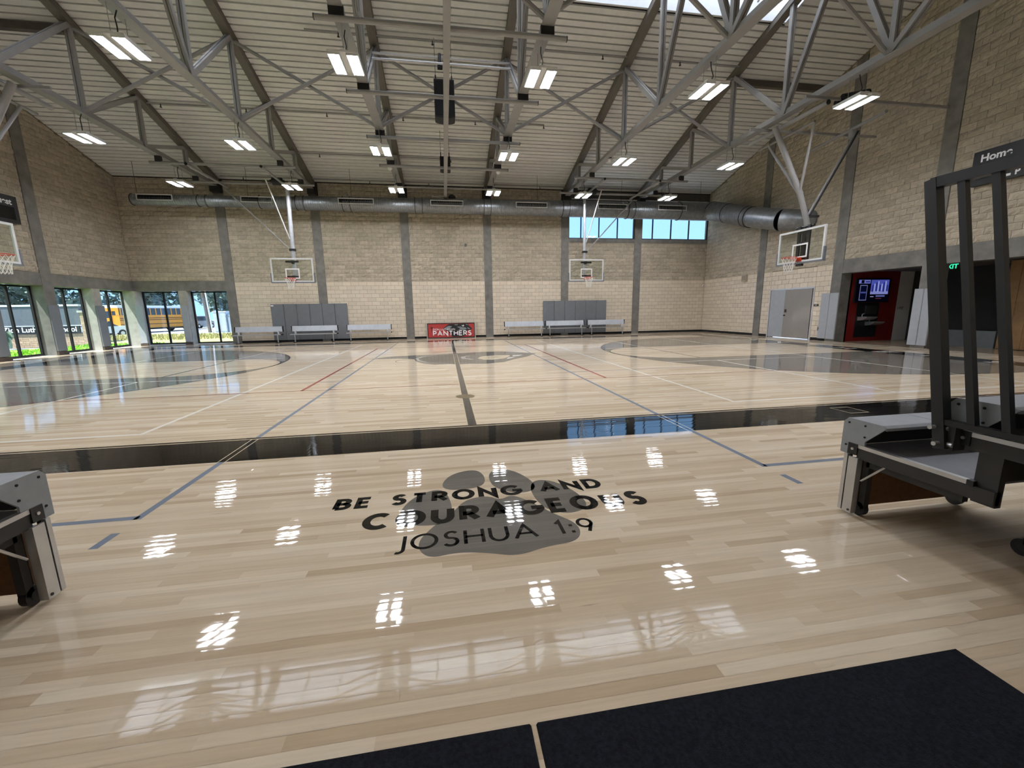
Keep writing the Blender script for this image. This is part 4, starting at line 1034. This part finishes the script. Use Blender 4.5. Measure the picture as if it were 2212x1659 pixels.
# alcove and hallway shell
al = struct('wall_hallway', 'recess behind the right wall openings')
q = MB(); q.box(XR+.45, 15.66, 1.5, 1.7, 0, 2.95); q.build('return_wall', M_CONC, al)
q = MB(); q.box(15.66, 17.92, 1.5, 1.7, 0, 2.95); q.build('red_panel', mat('red_wall', '#7d1d1b', .45, var=.06), al)
q = MB(); q.box(17.92, 18.6, 1.5, 1.7, 0, 2.95); q.build('white_panel', mat('white_wall', '#e6e6e6', .6, var=.03), al)
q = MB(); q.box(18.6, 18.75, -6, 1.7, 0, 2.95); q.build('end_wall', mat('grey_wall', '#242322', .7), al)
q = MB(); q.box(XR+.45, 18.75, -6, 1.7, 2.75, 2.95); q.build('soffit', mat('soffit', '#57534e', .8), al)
q = MB(); q.box(XR+.3, 18.75, -6.0, -5.8, 0, 2.95); q.build('return_wall', M_CONC, al)
q = MB(); q.box(17.0, 17.1, -2.3, -1.0, 0, .55); q.build('low_wall', mat('grey_low_wall', '#5b6062', .7), al)
# wood panelling
for k in range(13):
    y = -2.35-.28*k; q = MB(); q.box(17.0, 17.06, y-.272, y, 0.02, 2.72, random.random()); q.build('wood_plank', mat('oak_panel', '#8a6a44', .5, var=.18, vscale=5, rnd=.12), al)
q = MB(); q.box(17.05, 17.2, -6, -2.35, 0, 2.75); q.build('panel_backing', M_STEELD, al)
# display screen
t = thing('display_screen', 'lit display screen high on the red alcove wall', 'screen', (16.62, 1.5, 2.02)); o_ = (16.62, 1.5, 2.02)
q = MB(o_); q.box(15.82, 17.42, 1.43, 1.5, 1.54, 2.48); q.build('bezel', M_BLK, t)
def scr(name, x0, x1, z0, z1, col, st, d=.0):
    q = MB(o_); q.box(x0, x1, 1.424-d, 1.43-d, z0, z1); return q.build(name, emis('screen_'+col.strip('#'), col, st*.7), t)
scr('screen_field', 15.85, 17.39, 1.57, 2.45, '#0a0a1c', .25)
scr('screen_banner', 15.92, 16.45, 2.28, 2.42, '#7d86d8', .55, .004); scr('screen_logo', 16.03, 16.16, 2.29, 2.41, '#10102c', .2, .008); scr('screen_band', 16.22, 16.42, 2.32, 2.37, '#3a4196', .4, .008)
scr('screen_photo', 16.50, 17.33, 1.86, 2.42, '#5560c8', .55, .004)
for k in range(9): scr('screen_figure', 16.56+.085*k, 16.61+.085*k, 1.95+.02*(k % 3), 2.22+.05*((k*5) % 4), '#a9b4f0' if k % 2 else '#2a2f78', .6, .008)
scr('screen_floor', 16.50, 17.33, 1.86, 1.97, '#9aa2ea', .5, .006)
scr('screen_card', 16.0, 16.34, 1.62, 2.22, '#8a90c8', .4, .004); scr('screen_card_field', 16.03, 16.31, 1.65, 2.19, '#10143c', .3, .008); scr('screen_band', 16.05, 16.29, 1.9, 1.96, '#5a64b8', .4, .010)
scr('screen_text', 16.52, 16.68, 1.75, 1.78, '#b0b4e0', .5, .004); scr('screen_text', 16.78, 17.2, 1.76, 1.82, '#7078c0', .5, .004); scr('screen_text', 16.78, 17.05, 1.68, 1.71, '#7a4050', .4, .004)
# drinking fountain
t = thing('drinking_fountain', 'double drinking fountain in a black niche below the display screen', 'drinking fountain', (16.55, 1.5, 0)); o_ = (16.55, 1.5, 0)
q = MB(o_); q.box(16.05, 17.08, 1.48, 1.5, .16, 1.52); q.build('niche_panel', M_BLK, t)
q = MB(o_); q.box(16.42, 16.95, 1.44, 1.48, 1.08, 1.42); q.build('bottle_filler', mat('steel_dark', '#4c4f4c', .3, metal=.6), t)
for xa, xb, z in ((16.12, 16.62, .98), (16.5, 17.0, .78)):
    q = MB(o_); q.prism([(1.10, z), (1.48, z), (1.48, z-.16), (1.25, z-.12), (1.12, z-.05)], lambda y, zz, x: (x, y, zz), xa, xb); bs = q.build('basin', M_ALU, t)
    q = MB(o_); q.tube([(xa+.12, 1.40, z), (xa+.12, 1.40, z+.10), (xa+.16, 1.36, z+.12)], .015, 8); q.build('bubbler', M_ALU, bs)
q = MB(); 
t = thing('wall_lettering', 'row of small dark letters on the white alcove wall', 'lettering', (18.2, 1.5, 1.3)); text_mesh('I FIT', .16, 'letters', M_STEELD, t, Matrix.Translation((-.22, -.012, -.06)) @ Matrix.Rotation(PI/2, 4, 'X'))
# exit sign
t = thing('exit_sign', 'small green lit exit sign at the dark hallway opening', 'sign', (16.2, -1.32, 2.66)); 
q = MB(); q.box(-.01, .01, -.19, .19, -.11, .09); q.build('plate', mat('exit_plate', '#1b2a24', .3), t)
q = MB(); q.box(-.03, .03, -.2, .2, .09, .12); q.build('housing', M_ALU, t)
text_mesh('EXIT', .20, 'lettering', emis('exit_green', '#2fe6a0', 1.1), t, wall_m((-.014, .175, -.085), (0, -1, 0), (0, 0, 1)), .004)
# scoreboards
def board(name, lab, origin, xdir, w, h, txts, side):
    t = thing(name, lab, 'scoreboard', origin)
    X = Vector(xdir); Nn = X.cross(Vector((0, 0, 1)))
    def bx(a, b_, c_, d_, e0, e1):
        q = MB(); P = []
        for z in (c_, d_):
            for s, e in ((a, e0), (b_, e0), (b_, e1), (a, e1)): v = X*s + Nn*e; P.append((v.x, v.y, z))
        q.add(P, [(0,3,2,1),(4,5,6,7),(0,1,5,4),(1,2,6,5),(2,3,7,6),(3,0,4,7)]); return q
    bx(0, w, -h, 0, 0, .15).build('cabinet', M_BLK, t)
    for (s, u, v, sz) in txts: text_mesh(s, sz, 'lettering', M_WHITE, t, wall_m(tuple(X*u + Nn*.153 + Vector((0, 0, v))), xdir, (0, 0, 1)), .008, .001)
    for u0, u1, v0, v1, nm, m in side: bx(u0, u1, v0, v1, .15, .156).build(nm, m, t)
    return t
M_DIG = mat('dark_digit_window', '#0a0a0b', .25, var=.02)
board('scoreboard', 'black scoreboard lettered Home high on the right wall', (XR-.02, -2.24, 5.72), (0, -1, 0), 3.0, .93, [('Home', .17, -.30, .27), ('P', .98, -.86, .20)], [(.15, .95, -.78, -.36, 'digit_window', M_DIG), (.80, .90, -.86, -.80, 'possession_lamp', M_WHITE)])
board('scoreboard', 'black scoreboard lettered Guest cut off at the left edge', (XL+.02, 2.25, 5.66), (0, 1, 0), 3.0, .92, [('Guest', 2.14, -.30, .27)], [(2.0, 2.85, -.80, -.38, 'digit_window', M_DIG)])

# ------------------------------------------------------------------ floor mats at the camera's feet
M_MAT = mat('black_carpet_mat', '#1d1f26', .95, var=.35, vscale=70, bump=.6, bscale=260, spec=.15)
for x0, x1, lab in ((-.034, 1.79, 'black carpet mat at the lower right, its corner showing'), (-1.9, -.052, 'black carpet mat at the bottom edge, left of the seam')):
    t = thing('floor_mat', lab, 'mat', ((x0+x1)/2, -12.1, 0), 'black mats')
    q = MB(((x0+x1)/2, -12.1, 0)); q.prism([(x0, 0), (x0+.006, .009), (x1-.006, .009), (x1, 0)], lambda a, z, y: (a, y, z), -13.1, -11.555); q.build('mat_pile', M_MAT, t)

# ------------------------------------------------------------------ bleachers
M_SEAT = mat('grey_plastic_seat', '#8e9298', .55, var=.06, vscale=12, bump=.05, bscale=200); M_CAP = mat('grey_end_cap', '#8b9196', .5, var=.07, vscale=14)
M_DECKB = mat('grey_bleacher_deck', '#6e7077', .45, var=.08, vscale=16, bump=.06, bscale=300); M_OSB = mat('brown_board', '#6b4a2c', .7, var=.2, vscale=30)
def bleacher(lab, flip):
    tf = (lambda p: (-p[0]+.075, p[1], p[2])) if flip else None
    o_ = (-6.0, -11.3, 0) if flip else (6.0, -11.3, 0)
    t = thing('bleacher', lab, 'bleacher', o_, 'folding bleachers')
    B = lambda: MB(o_, tf)
    XA, XB = 2.45, 9.0
    yz = lambda y, z, x: (x, y, z)
    for i in range(4):
        dy, dz = -.58*i, .26*i
        P = lambda l: [(y+dy, z+dz) for y, z in l]
        # seat modules
        x = XA+.012; k = 0
        prof = P([(-10.375, .53), (-10.37, .655), (-10.385, .675), (-10.40, .68), (-10.62, .68), (-10.645, .668), (-10.645, .65), (-10.42, .645), (-10.40, .53)])
        while x < XB-.05 and k < (14 if i < 3 else 4):
            q = B(); q.prism(prof, yz, x+.003, x+.455); q.build('seat_module', M_SEAT, t); x += .458; k += 1
        q = B(); q.prism(P([(-10.37, .43), (-10.37, .65), (-10.40, .682), (-10.625, .682), (-10.648, .665), (-10.53, .545), (-10.53, .515), (-10.42, .51), (-10.42, .43)]), yz, XA, XA+.012); cap = q.build('seat_end_cap', M_CAP, t)
        for (y, z) in ((-10.41, .65), (-10.52, .652), (-10.525, .575), (-10.405, .49)):
            q = B(); q.tube([(XA-.004, y+dy, z+dz), (XA+.002, y+dy, z+dz)], .0065, 10); q.build('screw', M_BLKM, cap)
        q = B(); q.box(XA+.05, XB, -10.50+dy, -10.47+dy, .52+dz, .65+dz); q.build('seat_riser', M_STEELD, t)
        # deck with bright edge and dark beam
        q = B(); q.box(XA+.03, XB, -11.12+dy, -10.46+dy, .485+dz, .503+dz); q.build('deck', M_DECKB, t)
        q = B(); q.box(XA, XA+.032, -11.10+dy, -10.485+dy, .488+dz, .512+dz); q.build('deck_nosing', M_ALU, t)
        q = B(); q.box(XA+.004, XA+.045, -11.2+dy, -10.485+dy, .415+dz, .488+dz); q.build('deck_beam', M_STEELD, t)
        q = B(); q.box(XA-.004, XA+.045, -10.488+dy, -10.425+dy, .435+dz, .512+dz); br = q.build('corner_bracket', M_BLK, t)
        q = B(); q.tube([(XA-.01, -10.458+dy, .475+dz), (XA, -10.458+dy, .475+dz)], .009, 8); q.build('bolt', M_ALU, br)
        q = B(); q.box(XA+.02, XA+.06, -11.20+dy, -11.10+dy, .40+dz, .70+dz); q.build('riser_plate', M_STEELD, t)
        q = B(); q.box(XA+.06, XB, -11.125+dy, -11.115+dy, .50+dz, .745+dz); q.build('riser_board', M_STEELD, t)
        q = B(); q.box(XA-.004, XA+.03, -11.115+dy, -11.085+dy, .485+dz, .516+dz); q.build('nosing_end', M_BLK, t)
        # legs and under-frame
        for xx in ((XA+.05, 3.32, 5.2, 7.2) if i == 0 else (2.95, 4.6, 6.4, 8.2)):
            q = B(); q.box(xx, xx+.04, -10.54+dy, -10.50+dy, .06, .42+dz); lg = q.build('leg', M_STEELD, t)
            yy = -10.50+dy; q = B(); q.tube([(xx+.0, yy, .052), (xx+.035, yy, .052)], .05, 18); wh = q.build('caster_wheel', M_BLK, lg)
            q = B(); q.tube([(xx-.003, yy, .052), (xx+.038, yy, .052)], .022, 12); q.build('hub', M_STEELD, wh) if False else q.build('hub', M_STEELD, lg)
            q = B(); q.box(xx, xx+.04, -11.05+dy, -10.52+dy, .36+dz, .42+dz); q.build('under_beam', M_STEELD, t)
            if i: q = B(); q.tube([(xx+.02, -10.55+dy, .40+dz), (xx+.02, -11.15+dy, .12)], .015, 6); q.build('stay', M_STEELD, t)
        if i == 0:
            q = B(); q.box(XA-.012, XA+.0, -10.508, -10.445, .02, .42); q.box(XA+.0, XA+.03, -10.508, -10.5, .02, .42); pn = q.build('leg_panel', M_ALU, t)
            q = B(); q.tube([(XA-.016, -10.49, .04), (XA-.01, -10.49, .04)], .008, 8); q.build('screw', M_STEELD, pn)
            q = B(); q.box(XA-.012, XA+.01, -10.436, -10.412, .02, .43); q.build('leg_edge_strip', M_ALU, t)
            q = B(); q.box(XA+.0, XA+.02, -10.446, -10.434, .02, .43); q.build('leg_groove', M_STEELD, t)
            q = B(); q.box(XA+.07, 3.28, -10.475, -10.46, .05, .44); q.build('skirt_board', M_OSB, t)
            q = B(); q.tube([(XA+.05, -10.50, .25), (XA+.05, -10.66, .425), (XA+.05, -10.70, .42)], .007, 6); q.build('stay_rod', M_ALU, t)
            q = B(); q.box(3.28, 3.32, -10.49, -10.45, .05, .42); q.build('skirt_post', M_STEELD, t)
    if not flip:
        X = XA-.05
        rt = lambda y: (X, y, 2.10)
        g = B(); g.bar((X, -10.985, .66), (X, -10.735, 2.12), .055, .055, up=(1, 0, 0)); rail = g.build('guard_rail_post', M_BLK, t)
        q = B(); q.bar((X, -10.735, 2.10), (X, -12.55, 2.10), .05, .055); q.build('guard_rail_top', M_BLK, t)
        q = B(); q.bar((X, -10.97, .81), (X, -12.75, .81), .045, .03); q.build('guard_rail_bottom', M_BLK, t)
        for k in range(1, 12):
            y = -10.735 - .138*k; q = B(); q.bar((X, y-.225, .82), (X, y, 2.08), .033, .033, up=(1, 0, 0)); q.build('guard_rail_bar', M_BLK, t)
        q = B(); q.bar((X, -12.75, .66), (X, -12.5, 2.12), .055, .055, up=(1, 0, 0)); q.build('guard_rail_post', M_BLK, t)
        for y, z in ((-10.955, .775), (-10.985, .69)):
            for e in (-.04, .05): q = B(); q.tube([(X+e-.02, y+.005, z), (X+e+.02, y+.005, z)], .012, 8); q.build('bolt', M_ALU, rail)
            q = B(); q.tube([(X, y-.045, z), (X, y-.02, z)], .013, 8); q.build('bolt', M_ALU, rail)
        q = B(); q.box(X, XA+.03, -11.03, -10.93, .66, .80); q.build('rail_mount', M_STEELD, t)
    return t
bleacher('grey folding bleacher with a black guard rail at the right edge', False)
bleacher('grey folding bleacher end at the left edge without a rail', True)

# ------------------------------------------------------------------ outside the left windows
M_GRASS = mat('lawn', '#a39e68', .95, var=.25, vscale=1.2, bump=.5, bscale=20); M_GRASSG = mat('green_lawn', '#86b23e', .95, var=.2, vscale=2.5, bump=.5, bscale=25)
M_ROAD = mat('asphalt', '#9a9b9d', .9, var=.06, vscale=2)
q = MB(); q.box(-160, 30, -60, 160, -.62, -.42); g = q.build('ground_outside', M_ROAD); g['kind'] = 'structure'; g['label'] = 'pale asphalt road and parking area outside'
def slope(x, y): return -.12 if x > -22 else -.12
q = MB(); nx, ny = 20, 44; vs = []
for j in range(ny+1):
    for i in range(nx+1):
        x = -25.5+i*(9.3/nx); y = -14+j*(27.0/ny); zz = -.10 - .20*max(0, (-18.5-x))/7 + random.uniform(-.03, .03)
        vs.append((x, y, zz))
for j in range(ny):
    for i in range(nx): q.f.append((j*(nx+1)+i, j*(nx+1)+i+1, (j+1)*(nx+1)+i+1, (j+1)*(nx+1)+i)); q.r.append(.5)
q.v += vs; g = q.build('lawn_outside', M_GRASSG, None, True); g['kind'] = 'structure'; g['label'] = 'green lawn outside the left windows'
q = MB(); vs = []; nx, ny = 26, 24
for j in range(ny+1):
    for i in range(nx+1):
        x = -30+i*(30/nx); y = 14.2+j*(15/ny)+max(0, (-x-18))*.4; zz = -.02 - .30*j/ny + random.uniform(-.04, .05); vs.append((x, y, zz if y > 15 else zz-.1))
for j in range(ny):
    for i in range(nx): q.f.append((j*(nx+1)+i, j*(nx+1)+i+1, (j+1)*(nx+1)+i+1, (j+1)*(nx+1)+i)); q.r.append(.5)
q.v += vs; g = q.build('verge_outside', M_GRASS, None, True); g['kind'] = 'structure'; g['label'] = 'dry grass verge between the gym and the road'
def tufts(name, n, xr, yr, z, h, m, lab):
    q = MB()
    for _ in range(n):
        x = random.uniform(*xr); y = random.uniform(*yr); a = random.uniform(0, PI); hh = h*random.uniform(.5, 1.2); w = .05
        dx, dy = math.cos(a)*w, math.sin(a)*w; lx, ly = random.uniform(-.1, .1), random.uniform(-.1, .1)
        q.add([(x-dx, y-dy, z), (x+dx, y+dy, z), (x+lx, y+ly, z+hh)], [(0, 1, 2)])
    o = q.build(name, m); o['kind'] = 'stuff'; tag(o, lab, 'grass'); return o
tufts('dry_grass', 6000, (-26, -11), (16.4, 24), -.12, .22, mat('dry_grass_blade', '#b3ab72', .9, var=.2), 'rough dry grass on the verge outside the far left windows')
tufts('green_grass', 3000, (-20, -16.3), (2, 14), -.13, .14, mat('green_grass_blade', '#8fbf3c', .9, var=.2), 'short bright green grass outside the left wall windows')

# school bus
M_BUS = mat('bus_yellow', '#e0922a', .4, var=.04); M_WIN = mat('dark_vehicle_glass', '#39424d', .15, var=.1)
def bus():
    ax = Vector((.179, .983, 0)).normalized(); nx_ = Vector((ax.y, -ax.x, 0)); A = Vector((-34.6, 37.6, -.42))
    t = thing('school_bus', 'yellow school bus parked across the road outside', 'bus', tuple(A))
    L, Wd = 10.6, 2.45
    def bx(name, a0, a1, w0, w1, z0, z1, m, par):
        q = MB(); P = []
        for z in (z0, z1):
            for a, w in ((a0, w0), (a1, w0), (a1, w1), (a0, w1)): v = ax*a - nx_*w; P.append((v.x, v.y, z))
        q.add(P, [(0,3,2,1),(4,5,6,7),(0,1,5,4),(1,2,6,5),(2,3,7,6),(3,0,4,7)]); return q.build(name, m, par)
    bx('body', 0, L, 0, Wd, .55, 2.0, M_BUS, t); bx('upper_body', 0, L, .04, Wd-.04, 2.0, 2.78, M_WIN, t)
    rf = bx('roof', -.02, L, .02, Wd-.02, 2.78, 2.98, M_WHITEM, t); bx('roof_crown', .1, L-.1, .35, Wd-.35, 2.98, 3.08, M_WHITEM, rf)
    for z in (.95, 1.42, 1.62): bx('rub_rail', 0, L, -.025, 0, z, z+.06, M_BLK, t)
    for k in range(14): bx('window_post', .15+k*.72, .15+k*.72+.12, -.01, .05, 2.0, 2.78, M_BUS, t)
    bx('rear_panel', -.02, .02, .0, Wd, 2.45, 2.8, M_BUS, t); bx('rear_panel', -.02, .02, .0, .35, 2.0, 2.45, M_BUS, t); bx('rear_panel', -.02, .02, Wd-.35, Wd, 2.0, 2.45, M_BUS, t); bx('rear_door', -.03, 0, .75, 1.65, .6, 2.6, M_BUS, t); bx('rear_window', -.04, -.03, .85, 1.55, 1.75, 2.45, M_WIN, t); bx('rear_lower_window', -.04, -.03, .85, 1.55, .95, 1.4, M_BLK, t)
    bx('bumper', -.14, 0, .05, Wd-.05, .45, .68, M_BLK, t); bx('skirt', .3, L-.3, .15, Wd-.15, .35, .55, M_STEELD, t)
    for a in (2.9, 8.9):
        for w in (.0, Wd-.3):
            q = MB(); c0 = ax*a - nx_*(w-.02); c1 = ax*a - nx_*(w+.30)
            q.tube([(c0.x, c0.y, .5), (c1.x, c1.y, .5)], .5, 20); wl_ = q.build('wheel', M_BLKM, t)
            q = MB(); c2 = ax*a - nx_*(w-.04); q.tube([(c2.x, c2.y, .5), (c0.x, c0.y, .5)], .22, 14); q.build('hub', M_ALU, wl_)
bus()
def car(lab, loc, yaw, m, suv=True):
    t = thing('car', lab, 'car', loc, 'cars outside'); t.rotation_euler = (0, 0, yaw)
    H = 1.75 if suv else 1.45
    body = [(-2.3, .35), (-2.32, .85), (-2.1, 1.0), (2.0, 1.0), (2.3, .8), (2.32, .4)] if not suv else [(-2.3, .35), (-2.32, .95), (-2.2, 1.08), (1.3, 1.08), (2.2, .92), (2.32, .45)]
    q = MB(); q.prism(body, lambda a, z, y: (a, y, z), -.92, .92); q.build('body', m, t)
    cab = [(-2.15, 1.05), (-1.9, H-.06), (-1.6, H), (.3, H), (1.25, 1.05)] if suv else [(-1.6, .98), (-1.0, H), (.4, H), (1.3, .98)]
    q = MB(); q.prism(cab, lambda a, z, y: (a, y, z), -.80, .80); q.build('cabin', M_WIN, t)
    q = MB(); q.box(cab[1][0]+.2, cab[-2][0], -.82, .82, H-.08, H+.02); q.build('roof_panel', m, t)
    for a in (-1.45, 1.4):
        for y in (-.93, .75):
            q = MB(); q.tube([(a, y, .34), (a, y+.18, .34)], .34, 16); w = q.build('wheel', M_BLKM, t)
            q = MB(); q.tube([(a, y-.01 if y < 0 else y+.18, .34), (a, y if y < 0 else y+.19, .34)], .18, 10); q.build('hub', M_ALU, w)
    for y in (-.7, .7): q = MB(); q.box(-2.34, -2.28, y-.16, y+.16, .72, .95); q.build('tail_lamp', mat('tail_lamp', '#8e1f1f', .3), t)
    for y in (-.65, .65): q = MB(); q.box(2.26, 2.34, y-.18, y+.18, .68, .84); q.build('head_lamp', M_WHITE, t)
car('white car in front of the bus\'s rear end outside', (-31.6, 30.3, -.42), 1.2, mat('car_white', '#dfe3e6', .3, var=.02), False)
car('grey sport utility car beside the utility pole outside', (-36.2, 55.0, -.42), 1.45, mat('car_grey', '#8d9298', .3, metal=.3, var=.03))
car('silver car behind the grey cabinet outside', (-28.4, 50.5, -.42), 1.9, mat('car_silver', '#c2c6ca', .3, metal=.3, var=.03))
car('pale car farther along the road behind the silver one', (-30.5, 60.5, -.42), 2.0, mat('car_pale', '#d0d4da', .3, var=.02))
# pole, cabinet
t = thing('utility_pole', 'brown wooden utility pole with a pale conduit outside', 'pole', (-25.8, 37.2, -.42)); o_ = (-25.8, 37.2, -.42)
q = MB(o_); q.tube([(-25.8, 37.2, -.42), (-26.2, 37.2, 9.0)], .19, 12); q.build('pole', M_TRUNK, t)
q = MB(o_); q.tube([(-25.52, 37.1, -.4), (-25.9, 37.1, 8.5)], .07, 8); q.build('conduit', M_WHITEM, t)
t = thing('utility_cabinet', 'tall grey utility cabinet on the grass beside the pole outside', 'cabinet', (-24.0, 37.0, -.42)); o_ = (-24.0, 37.0, -.42)
q = MB(o_); q.box(-25.0, -23.75, 36.6, 37.6, -.42, 1.75); q.build('body', mat('cabinet_grey', '#b9c0c6', .5), t); q = MB(o_); q.box(-25.05, -23.7, 36.55, 37.65, 1.75, 1.85); q.build('lid', M_WHITEM, t)
q = MB(o_); q.box(-23.70, -23.0, 36.7, 37.5, -.42, 1.5); q.build('side_box', mat('cabinet_side', '#9aa2aa', .5), t)
q = MB(o_); q.box(-24.95, -24.4, 36.57, 36.6, -.3, 1.65); q.box(-24.36, -23.8, 36.57, 36.6, -.3, 1.65); q.build('door', mat('cabinet_door', '#aeb6bd', .5), t)
# monument sign
sg = thing('monument_sign', 'brick monument sign with a dark message panel outside the left windows', 'sign', (-23.4, 15.5, -.3)); o_ = (-23.4, 15.5, -.3)
q = MB(o_); q.box(-26.2, -20.75, 15.5, 16.0, -.3, .5); q.box(-21.55, -20.75, 15.45, 16.05, -.3, 1.72); q.box(-26.9, -25.9, 15.45, 16.05, -.3, 1.72); q.build('core', mat('sign_mortar', '#9a8a78', .9), sg)
M_BRICK = mat('sign_brick', '#b39a80', .9, var=.15, vscale=8, rnd=.18)
cnt = 0
for (xa, xb, z0, z1, yf) in ((-25.9, -21.55, -.28, .5, 15.5), (-21.55, -20.75, -.28, 1.72, 15.45), (-26.9, -25.9, -.28, 1.72, 15.45)):
    j = 0; z = z0
    while z < z1-.05:
        x = xa - (.1 if j % 2 else 0)
        while x < xb-.03:
            a, b_ = max(x, xa), min(x+.40, xb); x += .40
            if b_-a > .04: q = MB(o_); q.box(a+.006, b_-.006, yf-.02, yf+.01, z+.005, min(z+.125, z1), random.random()); q.build('brick', M_BRICK, sg); cnt += 1
        z += .13; j += 1
q = MB(o_); q.box(-21.62, -20.68, 15.38, 16.12, 1.72, 1.84); q.box(-26.97, -25.83, 15.38, 16.12, 1.72, 1.84); q.build('cap_stone', M_CONCL, sg)
q = MB(o_); q.box(-25.85, -21.62, 15.52, 15.9, 1.0, 2.1); q.build('message_panel', mat('message_panel', '#5d6269', .5), sg)
q = MB(o_); q.box(-25.9, -21.57, 15.48, 15.95, 2.1, 2.2); q.box(-25.9, -21.57, 15.48, 15.95, .95, 1.0); q.build('panel_trim', M_WHITEM, sg)
q = MB(o_); q.box(-25.75, -21.66, 15.42, 15.5, .52, .95); q.build('name_strip', M_BLK, sg)
tm = text_mesh('Zion Lutheran School', .40, 'lettering', M_WHITE, sg, Matrix.Rotation(PI/2, 4, 'X'), .008)
xs = [v.co.x for v in tm.data.vertices]; k = 3.72/(max(xs)-min(xs)); tm.data.transform(Matrix.Translation((-25.52+23.4, -.09, .63+.3)) @ Matrix.Diagonal((k, 1, 1, 1)))
# cactus by the sign
t = thing('cactus', 'pale green paddle cactus in front of the brick sign outside', 'plant', (-24.55, 14.3, -.2))
M_CAC = mat('cactus_green', '#8a9f8b', .7, var=.12); 
for k in range(11):
    a = random.uniform(0, PI); z = .2+.16*(k//2); x = random.uniform(-.32, .32)*(1-.05*k); y = random.uniform(-.2, .2)
    q = MB(); pr = [(.19*math.cos(2*PI*i/10), .25*math.sin(2*PI*i/10)) for i in range(10)]
    ca, sa = math.cos(a), math.sin(a); q.prism(pr, lambda u, v, d: (x+u*ca-d*sa, y+u*sa+d*ca, z+v), -.035, .035); q.build('cactus_pad', M_CAC, t)
# trees and houses beyond the road
def tree(lab, x, y, h, r, m, n=6500):
    t = thing('tree', lab, 'tree', (x, y, -.42), 'trees beyond the road')
    q = MB(); q.tube([(0, 0, 0), (random.uniform(-.2, .2), 0, h*.35), (random.uniform(-.4, .4), .2, h*.62)], [.25, .2, .1], 8)
    for k in range(5):
        a = 2*PI*k/5; q.tube([(0, 0, h*.34), (math.cos(a)*r*.5, math.sin(a)*r*.5, h*.66)], [.10, .04], 6)
    q.build('trunk', M_TRUNK, t)
    q = MB(); cl = [(random.gauss(0, .42)*r, random.gauss(0, .42)*r, h*(.22+random.random()*.74), random.uniform(.3, .55)*r) for _ in range(16)]
    for _ in range(n):
        c = random.choice(cl); v = Vector((random.gauss(0, 1), random.gauss(0, 1), random.gauss(0, .8))); v = v.normalized()*c[3]*random.uniform(.6, 1)
        p = Vector(c[:3])+v; s = random.uniform(.25, .62); a = Vector((random.gauss(0, 1), random.gauss(0, 1), random.gauss(0, 1))).normalized(); b_ = a.cross(Vector((.3, .5, .8))).normalized()
        q.add([tuple(p-a*s), tuple(p+b_*s*.6), tuple(p+a*s), tuple(p-b_*s*.6)], [(0, 1, 2, 3)], random.random())
    o = q.build('foliage', m, t); o['kind'] = 'stuff'
M_LEAF = mat('dark_foliage', '#7c8f86', .9, var=.2, rnd=.3); M_LEAFY = mat('yellow_foliage', '#a8ad5e', .9, var=.2, rnd=.3)
tree('large dark tree beyond the bus, leftmost of the row', -64, 43, 12, 8, M_LEAF); tree('large dark tree behind the brick sign', -56, 26, 11, 7, M_LEAF)
tree('dark tree directly behind the bus', -50, 66, 13, 8, M_LEAF); tree('dark tree behind the bus\'s front end', -27, 84, 13, 7.5, M_LEAF)
tree('dark tree behind the utility pole', -26, 68, 12, 5.5, M_LEAF); tree('dark tree beyond the far left window pane', -72, 20, 12, 7, M_LEAF)
tree('yellow green tree at the right edge of the far window', -26.5, 56, 6.5, 2.6, M_LEAFY, 1200); tree('dark tree between the bus and the brick sign', -66, 62, 13, 8, M_LEAF)
tree('dark tree seen through the nearest left window', -84, 2, 12, 8, M_LEAF)
tree('dark tree far down the road behind the bus', -44, 84, 13, 8, M_LEAF)
def house(lab, x, y, w, d, h, yaw, m):
    t = thing('house', lab, 'house', (x, y, -.42)); t.rotation_euler = (0, 0, yaw)
    q = MB(); q.box(-w/2, w/2, -d/2, d/2, 0, h); q.build('wall', m, t)
    q = MB(); q.prism([(-d/2-.4, h), (d/2+.4, h), (0, h+2.2)], lambda a, z, u: (u, a, z), -w/2-.4, w/2+.4); q.build('roof', mat('house_roof', '#5e5a58', .9), t)
    for k in range(int(w//2.6)):
        for zz in ((1.0, 4.0) if h > 5 else (1.0,)):
            xx = -w/2+1.3+k*2.6; q = MB(); q.box(xx-.55, xx+.55, -d/2-.05, -d/2+.02, zz, zz+1.5); f = q.build('window', M_WHITEM, t)
            q = MB(); q.box(xx-.48, xx+.48, -d/2-.06, -d/2-.05, zz+.07, zz+1.43); q.build('pane', M_WIN, f)
house('grey blue house behind the bus and pole', -44, 104, 22, 9, 6.0, .45, mat('house_blue', '#7c8796', .8)); house('tan house beyond the brick sign', -84, 58, 22, 10, 6.2, .95, mat('house_tan', '#9b938a', .8))
house('low grey house beyond the left windows', -104, 24, 24, 10, 5.6, 1.3, mat('house_grey', '#8f939a', .8))
